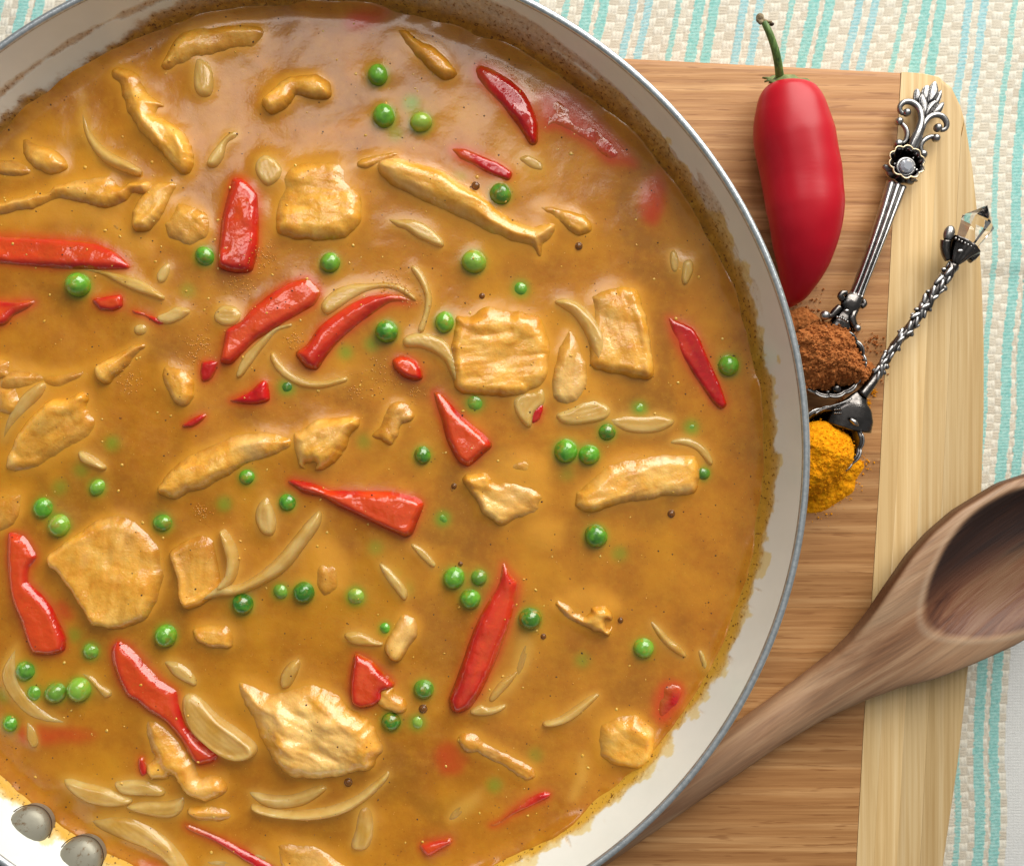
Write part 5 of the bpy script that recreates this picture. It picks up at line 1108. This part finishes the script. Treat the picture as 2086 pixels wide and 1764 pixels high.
for i in range(7): g.ball(T7((1310 + i * 38, 500 + i * 20, 14.2 - abs(i - 3) * .2))[0], 17 * k7, 10, 8)
g.ball(T7((1372, 655, 14.4))[0], 26 * k7, 12, 8, (1.5, .8, .4)); g.build('ornament_bead', M_SILVER, s2)
cl = T7((1290,830,9.5),(1200,950,9.5),(1105,1085,9.5),(1010,1220,9.5),(925,1345,9.5),(840,1470,9.5),(745,1600,9.5),(660,1700,9.5)) + T6((860,755,9.5),(790,870,9.5),(715,975,9.5),(670,1070,9.5),(590,1180,9.8),(500,1290,10))
cl = np.array(cl); cl, rr = smooth_path(cl, np.interp(np.linspace(0, 1, len(cl)), [0, .5, .8, 1], [.0018, .0015, .0013, .0020]), 8)
t_ = np.gradient(cl, axis=0); t_ /= np.linalg.norm(t_, axis=1)[:, None]; sd = np.cross(t_, (0, 0, 1.0)); sd /= np.linalg.norm(sd, axis=1)[:, None]; upv = np.cross(sd, t_)
s_ = np.concatenate([[0], np.cumsum(np.linalg.norm(np.diff(cl, axis=0), axis=1))]); tot = s_[-1]
core = Geo(); core.tube(cl[::4], rr[::4] * 1.08, 12, 1, 2); core.build('handle', M_DARKSILVER, s2)
for ph in (0, math.pi):
    g = Geo(); m_ = s_ < tot * .86
    w = 2 * math.pi * s_ / .0115 + ph
    pts = cl + (sd * np.cos(w)[:, None] + upv * np.sin(w)[:, None]) * (rr * .70)[:, None]
    r2 = rr * (.55 + .14 * np.sin(s_ / .0021)); q = np.where(m_)[0][::2]
    g.tube(pts[q], r2[q], 12, 1, 1); g.build('twisted_vine', M_SILVER if ph else M_DARKSILVER, s2)
g = Geo()
for i, (f, side, r) in enumerate(((.06, 1, .0011), (.15, -1, .0013), (.22, 1, .0009), (.31, -1, .0009), (.36, 1, .0010), (.40, 1, .0008), (.50, -1, .0012), (.53, 1, .0009), (.62, -1, .0008), (.68, 1, .0008), (.755, -1, .0012), (.80, -1, .0011), (.81, 1, .0008))):
    k = int(np.searchsorted(s_, f * tot)); p = cl[k] + sd[k] * side * rr[k] * 1.15 + upv[k] * rr[k] * .3
    g.tube([cl[k] + sd[k] * side * rr[k] * .4, p, p + sd[k] * side * .0007 + t_[k] * .0006], [r * .9, r * .8, r * .35], 10)
for i in range(26):
    f = .02 + .86 * i / 26 + .01 * math.sin(i * 7.0); k = int(np.searchsorted(s_, f * tot)); a = .35 + 2.4 * ((i * .381) % 1.0); r = rr[k] * (.42 + .28 * ((i * .618) % 1))
    g.ball(tuple(cl[k] + (sd[k] * math.cos(a) + upv[k] * math.sin(a)) * rr[k] * 1.02), r, 10, 7, (.9, 2.3, .7), Matrix.Rotation(math.atan2(t_[k][1], t_[k][0]) - math.pi / 2 + .5 * math.sin(i * 3.3), 3, 'Z'))
g.build('leaf_bud', M_SILVER, s2)
g = Geo(); g.tube(T6((520,1265,10.2),(470,1340,10.2),(440,1420,10),(400,1520,9.2),(360,1640,8)), [.0016,.0034,.0058,.0075,.0080], 30, .35); g.build('neck', M_DARKSILVER, s2)
g = Geo(); g.tube(T6((380,1545,13),(430,1580,13.2),(465,1615,12.8)), [.0005,.0009,.0004], 10); g.tube(T6((400,1320,12.8),(300,1368,12.6),(210,1395,12),(125,1425,11.5),(60,1450,11),(0,1490,11)), .00035, 8)
for i in range(4): g.ball(T6((215 + i * 22, 1442 - i * 3, 11.8))[0], 11 * k6, 8, 6); g.ball(T6((215 + i * 22, 1480, 11.4))[0], 9 * k6, 8, 6)
g.build('ornament_bead', M_SILVER, s2)
bowl_shell(s2, 1690, 897, 66, 10.5, 8.0, 12, rot=.2)

# ------------------------------------------------------------------ heaps of powder
def heap(name, mat, tile, pts, z0, hpk, label, cat, rough=1.0, sd=400, kind=None, wl=.006, edge=.004, step=.00035):
    poly = P2([q[:2] for q in disp(tile, pts)], (z0 + hpk * .5) * MM); poly = resample(smooth_closed(poly, 5), step)
    nrm = np.roll(poly, -1, 0) - np.roll(poly, 1, 0); nrm = np.stack([nrm[:, 1], -nrm[:, 0]], 1); nrm /= np.linalg.norm(nrm, axis=1)[:, None] + 1e-12
    poly = poly + nrm * (.0009 * rough * fbm(poly[:, 0], poly[:, 1], .004, 4, sd, .65))[:, None]
    v2, fs = triangulate(poly, step); d = poly_dist(v2, poly); d[:len(poly)] = 0; d = np.clip(d, 0, None)
    t = np.clip(d / edge, 0, 1); X, Y = v2[:, 0], v2[:, 1]
    lump = (1 - np.abs(fbm(X, Y, wl, 5, sd + 3, .62))) * 2 - 1.3 + 1.1 * fbm(X, Y, .0022, 4, sd + 8, .75)
    mx = d.max(); z = z0 + hpk * (1 - (1 - np.clip(d / mx, 0, 1)) ** 1.8) + lump * 1.15 * rough * np.clip(t * 2, 0, 1)
    z = np.maximum(z, z0 - .2); n = len(v2)
    o = mesh_obj(name, np.stack([X, Y, z * MM], 1), [tuple(f) for f in fs], mat, smooth=True)
    tag(o, label, cat, 'heaps of ground spice', kind); return (poly, v2, z)
def crumbs(name, mat, n, area_fn, rmin, rmax, label):
    g = Geo()
    for _ in range(n):
        x, y, z = area_fn(); q = MM * (rmin + (rmax - rmin) * RNG.random() ** 2.5); t = RNG.random() * 3
        w = [(X * (1 + .5 * RNG.random()), Y * (.7 + .5 * RNG.random()), Z * (.7 + .4 * RNG.random())) for X, Y, Z in oc]
        g.add([(x + q * (X * math.cos(t) - Y * math.sin(t)), y + q * (X * math.sin(t) + Y * math.cos(t)), z + q * Z * .9) for X, Y, Z in w], of)
    return tag(g.build(name, mat, smooth=False), label, kind='stuff')
B1 = [(1625,690),(1640,668),(1665,655),(1690,652),(1718,654),(1745,662),(1753,690),(1762,712),(1770,735),(1778,755),(1770,775),(1748,780),(1722,785),(1700,795),(1680,792),(1655,798),(1636,790),(1630,765),(1624,740),(1620,715)]
_, vb, zb = heap('brown_spice_heap', M_BROWN, 'F0', B1, 9.0, 8.5, 'crumbly heap of reddish brown ground spice in the leaf-tipped spoon', 'ground spice', 1.15, 400)
T1 = [(1630,880),(1655,862),(1685,858),(1712,868),(1735,885),(1748,905),(1752,930),(1744,955),(1728,975),(1706,990),(1690,1003),(1668,1010),(1645,1012),(1625,1000),(1615,960),(1616,915)]
_, vt, zt_ = heap('turmeric_heap', M_TURMERIC, 'F0', T1, 8.5, 8.5, 'bright yellow-orange turmeric powder heaped in the crystal-tipped spoon', 'ground spice', .7, 420)
T2 = [(1615,960),(1660,950),(1710,945),(1750,935),(1762,950),(1748,975),(1742,1000),(1722,1016),(1700,1030),(1680,1042),(1655,1046),(1630,1044),(1610,1020)]
heap('spilled_turmeric', M_TURMERIC, 'F0', T2, 0.0, 2.6, 'turmeric spilled on the board under its heaped spoon', 'ground spice', .6, 440, edge=.003)
B2 = [(1590,640),(1612,632),(1640,625),(1660,636),(1672,652),(1660,672),(1632,680),(1600,682),(1585,665)]
heap('spilled_brown_spice', M_BROWN, 'F0', B2, 0.0, 2.2, 'small spill of brown spice between the pan rim and chili tip', 'ground spice', .8, 460, edge=.003)
B3 = [(1745,745),(1768,735),(1783,742),(1790,765),(1778,785),(1756,786),(1742,772)]
heap('spilled_brown_spice', M_BROWN, 'F0', B3, 0.0, 3.0, 'small spill of brown spice between bowl and twig handle', 'ground spice', .8, 470, edge=.002)
def on_heap(v2, z):
    def f():
        i = RNG.integers(len(v2)); return (v2[i, 0] + RNG.normal(0, .0004), v2[i, 1] + RNG.normal(0, .0004), z[i] * MM)
    return f
def around(u, v, s):
    def f():
        p = P(u + RNG.normal(0, s), v + RNG.normal(0, s), .0004); return p
    return f
crumbs('brown_spice_crumbs', M_BROWN, 1900, on_heap(vb, zb), .12, .80, 'loose brown crumbs covering the brown spice heap')
crumbs('turmeric_crumbs', M_TURMERIC, 1600, on_heap(vt, zt_), .06, .34, 'loose yellow crumbs covering the turmeric heap')
def brown_spots():
    c = [(1640, 640, 15), (1785, 760, 10), (1660, 620, 22), (1745, 700, 22), (1780, 700, 10), (1715, 815, 6)][RNG.integers(6)]; return around(*c)()
crumbs('scattered_brown_crumbs', M_BROWN, 380, brown_spots, .08, .5, 'brown spice crumbs scattered on the cutting board round the spoon')
def yel_spots():
    c = [(1745, 940, 10), (1762, 945, 9), (1735, 990, 12), (1768, 832, 3), (1770, 820, 4), (1781, 800, 4), (1690, 1035, 14), (1762, 838, 3)][RNG.integers(8)]; return around(*c)()
crumbs('scattered_turmeric_crumbs', M_TURMERIC, 520, yel_spots, .06, .38, 'turmeric grains scattered on the cutting board')

# ------------------------------------------------------------------ wooden spoon
O = np.array((1490.0, 1555.0)); dx = np.array((.819, -.573)); dn = np.array((-.573, -.819)); ZSP = .012; kk = (H - ZSP) / FPX
U_ = [(-620, 36), (0, 39), (115, 40), (212, 42), (300, 53), (351, 66), (404, 86), (457, 110), (541, 142), (600, 156), (669, 163), (777, 156), (860, 130), (920, 95), (960, 55), (985, 4)]
L_ = [(-620, 36), (0, 40), (104, 41), (210, 49), (300, 58), (367, 68), (437, 90), (522, 110), (599, 125), (700, 135), (800, 126), (880, 98), (940, 60), (975, 22), (985, 4)]
ss = np.concatenate([np.linspace(-620, 300, 60), np.linspace(310, 960, 130), np.linspace(964, 985, 10)]); nu = 81; top_v_, bot_v = [], []
bowl_a, side_a = [], []
W1 = np.interp(ss, *zip(*U_)); W2 = np.interp(ss, *zip(*L_))
ker = np.exp(-np.linspace(-2, 2, 9) ** 2); ker /= ker.sum()
W1[8:-14] = np.convolve(W1, ker, 'same')[8:-14]; W2[8:-14] = np.convolve(W2, ker, 'same')[8:-14]
rows_v = []; bowl_f = []; side_f = []; upper_dark_f = []; lip_f = []
for s, w1, w2 in zip(ss, W1, W2):
    f = np.clip((s - 180) / 300, 0, 1); f = f * f * (3 - 2 * f)
    zc = 6.0 + 8.5 * f; ht = 5.0 - 2.6 * f; hb = 5.4 + 2.4 * f; pw = 2.0 + 1.2 * f
    for k in range(nu):
        u = -1 + 2 * k / (nu - 1); n = -u * w1 if u < 0 else -u * w2
        zt_v = zc + ht * (1 - abs(u) ** pw) ** (1 / pw) * 1.0
        q = 1 - ((s - 722) / 246) ** 2 - ((n - 14) / (max((w1 + w2) / 2 - 12, 5))) ** 2
        b = 7.5 * (1 - math.exp(-2.0 * q * q - .5 * q)) if q > 0 else 0.0
        rows_v.append((s * kk, n * kk, (zt_v - b) * MM)); lip_f.append(max(0, 1 - abs(q + .05) / .11) * (1 if s > 420 else 0)); bowl_f.append(min(1, max(0, q * 7))); upper_dark_f.append(max(0, min(1, (n - 10) / 60 + (s - 620) / 400))); side_f.append(max(0, min(1, (abs(u) - .972) / .02)) * f)
    for k in range(nu - 2, 0, -1):
        u = -1 + 2 * k / (nu - 1); n = -u * w1 if u < 0 else -u * w2
        rows_v.append((s * kk, n * kk, (zc - hb * (1 - abs(u) ** 7) ** (1 / 7)) * MM)); lip_f.append(0); bowl_f.append(0); upper_dark_f.append(0); side_f.append(f)
w = 2 * nu - 2
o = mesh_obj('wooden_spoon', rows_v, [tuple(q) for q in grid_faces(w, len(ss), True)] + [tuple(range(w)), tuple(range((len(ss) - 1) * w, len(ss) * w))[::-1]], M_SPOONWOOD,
             attrs={'bowl': bowl_f, 'side': side_f, 'burn': upper_dark_f, 'lip': lip_f})
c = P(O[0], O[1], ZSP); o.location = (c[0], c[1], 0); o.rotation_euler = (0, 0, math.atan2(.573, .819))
tag(o, 'large worn wooden spoon with dark brown bowl lying across the board edge', 'wooden spoon')
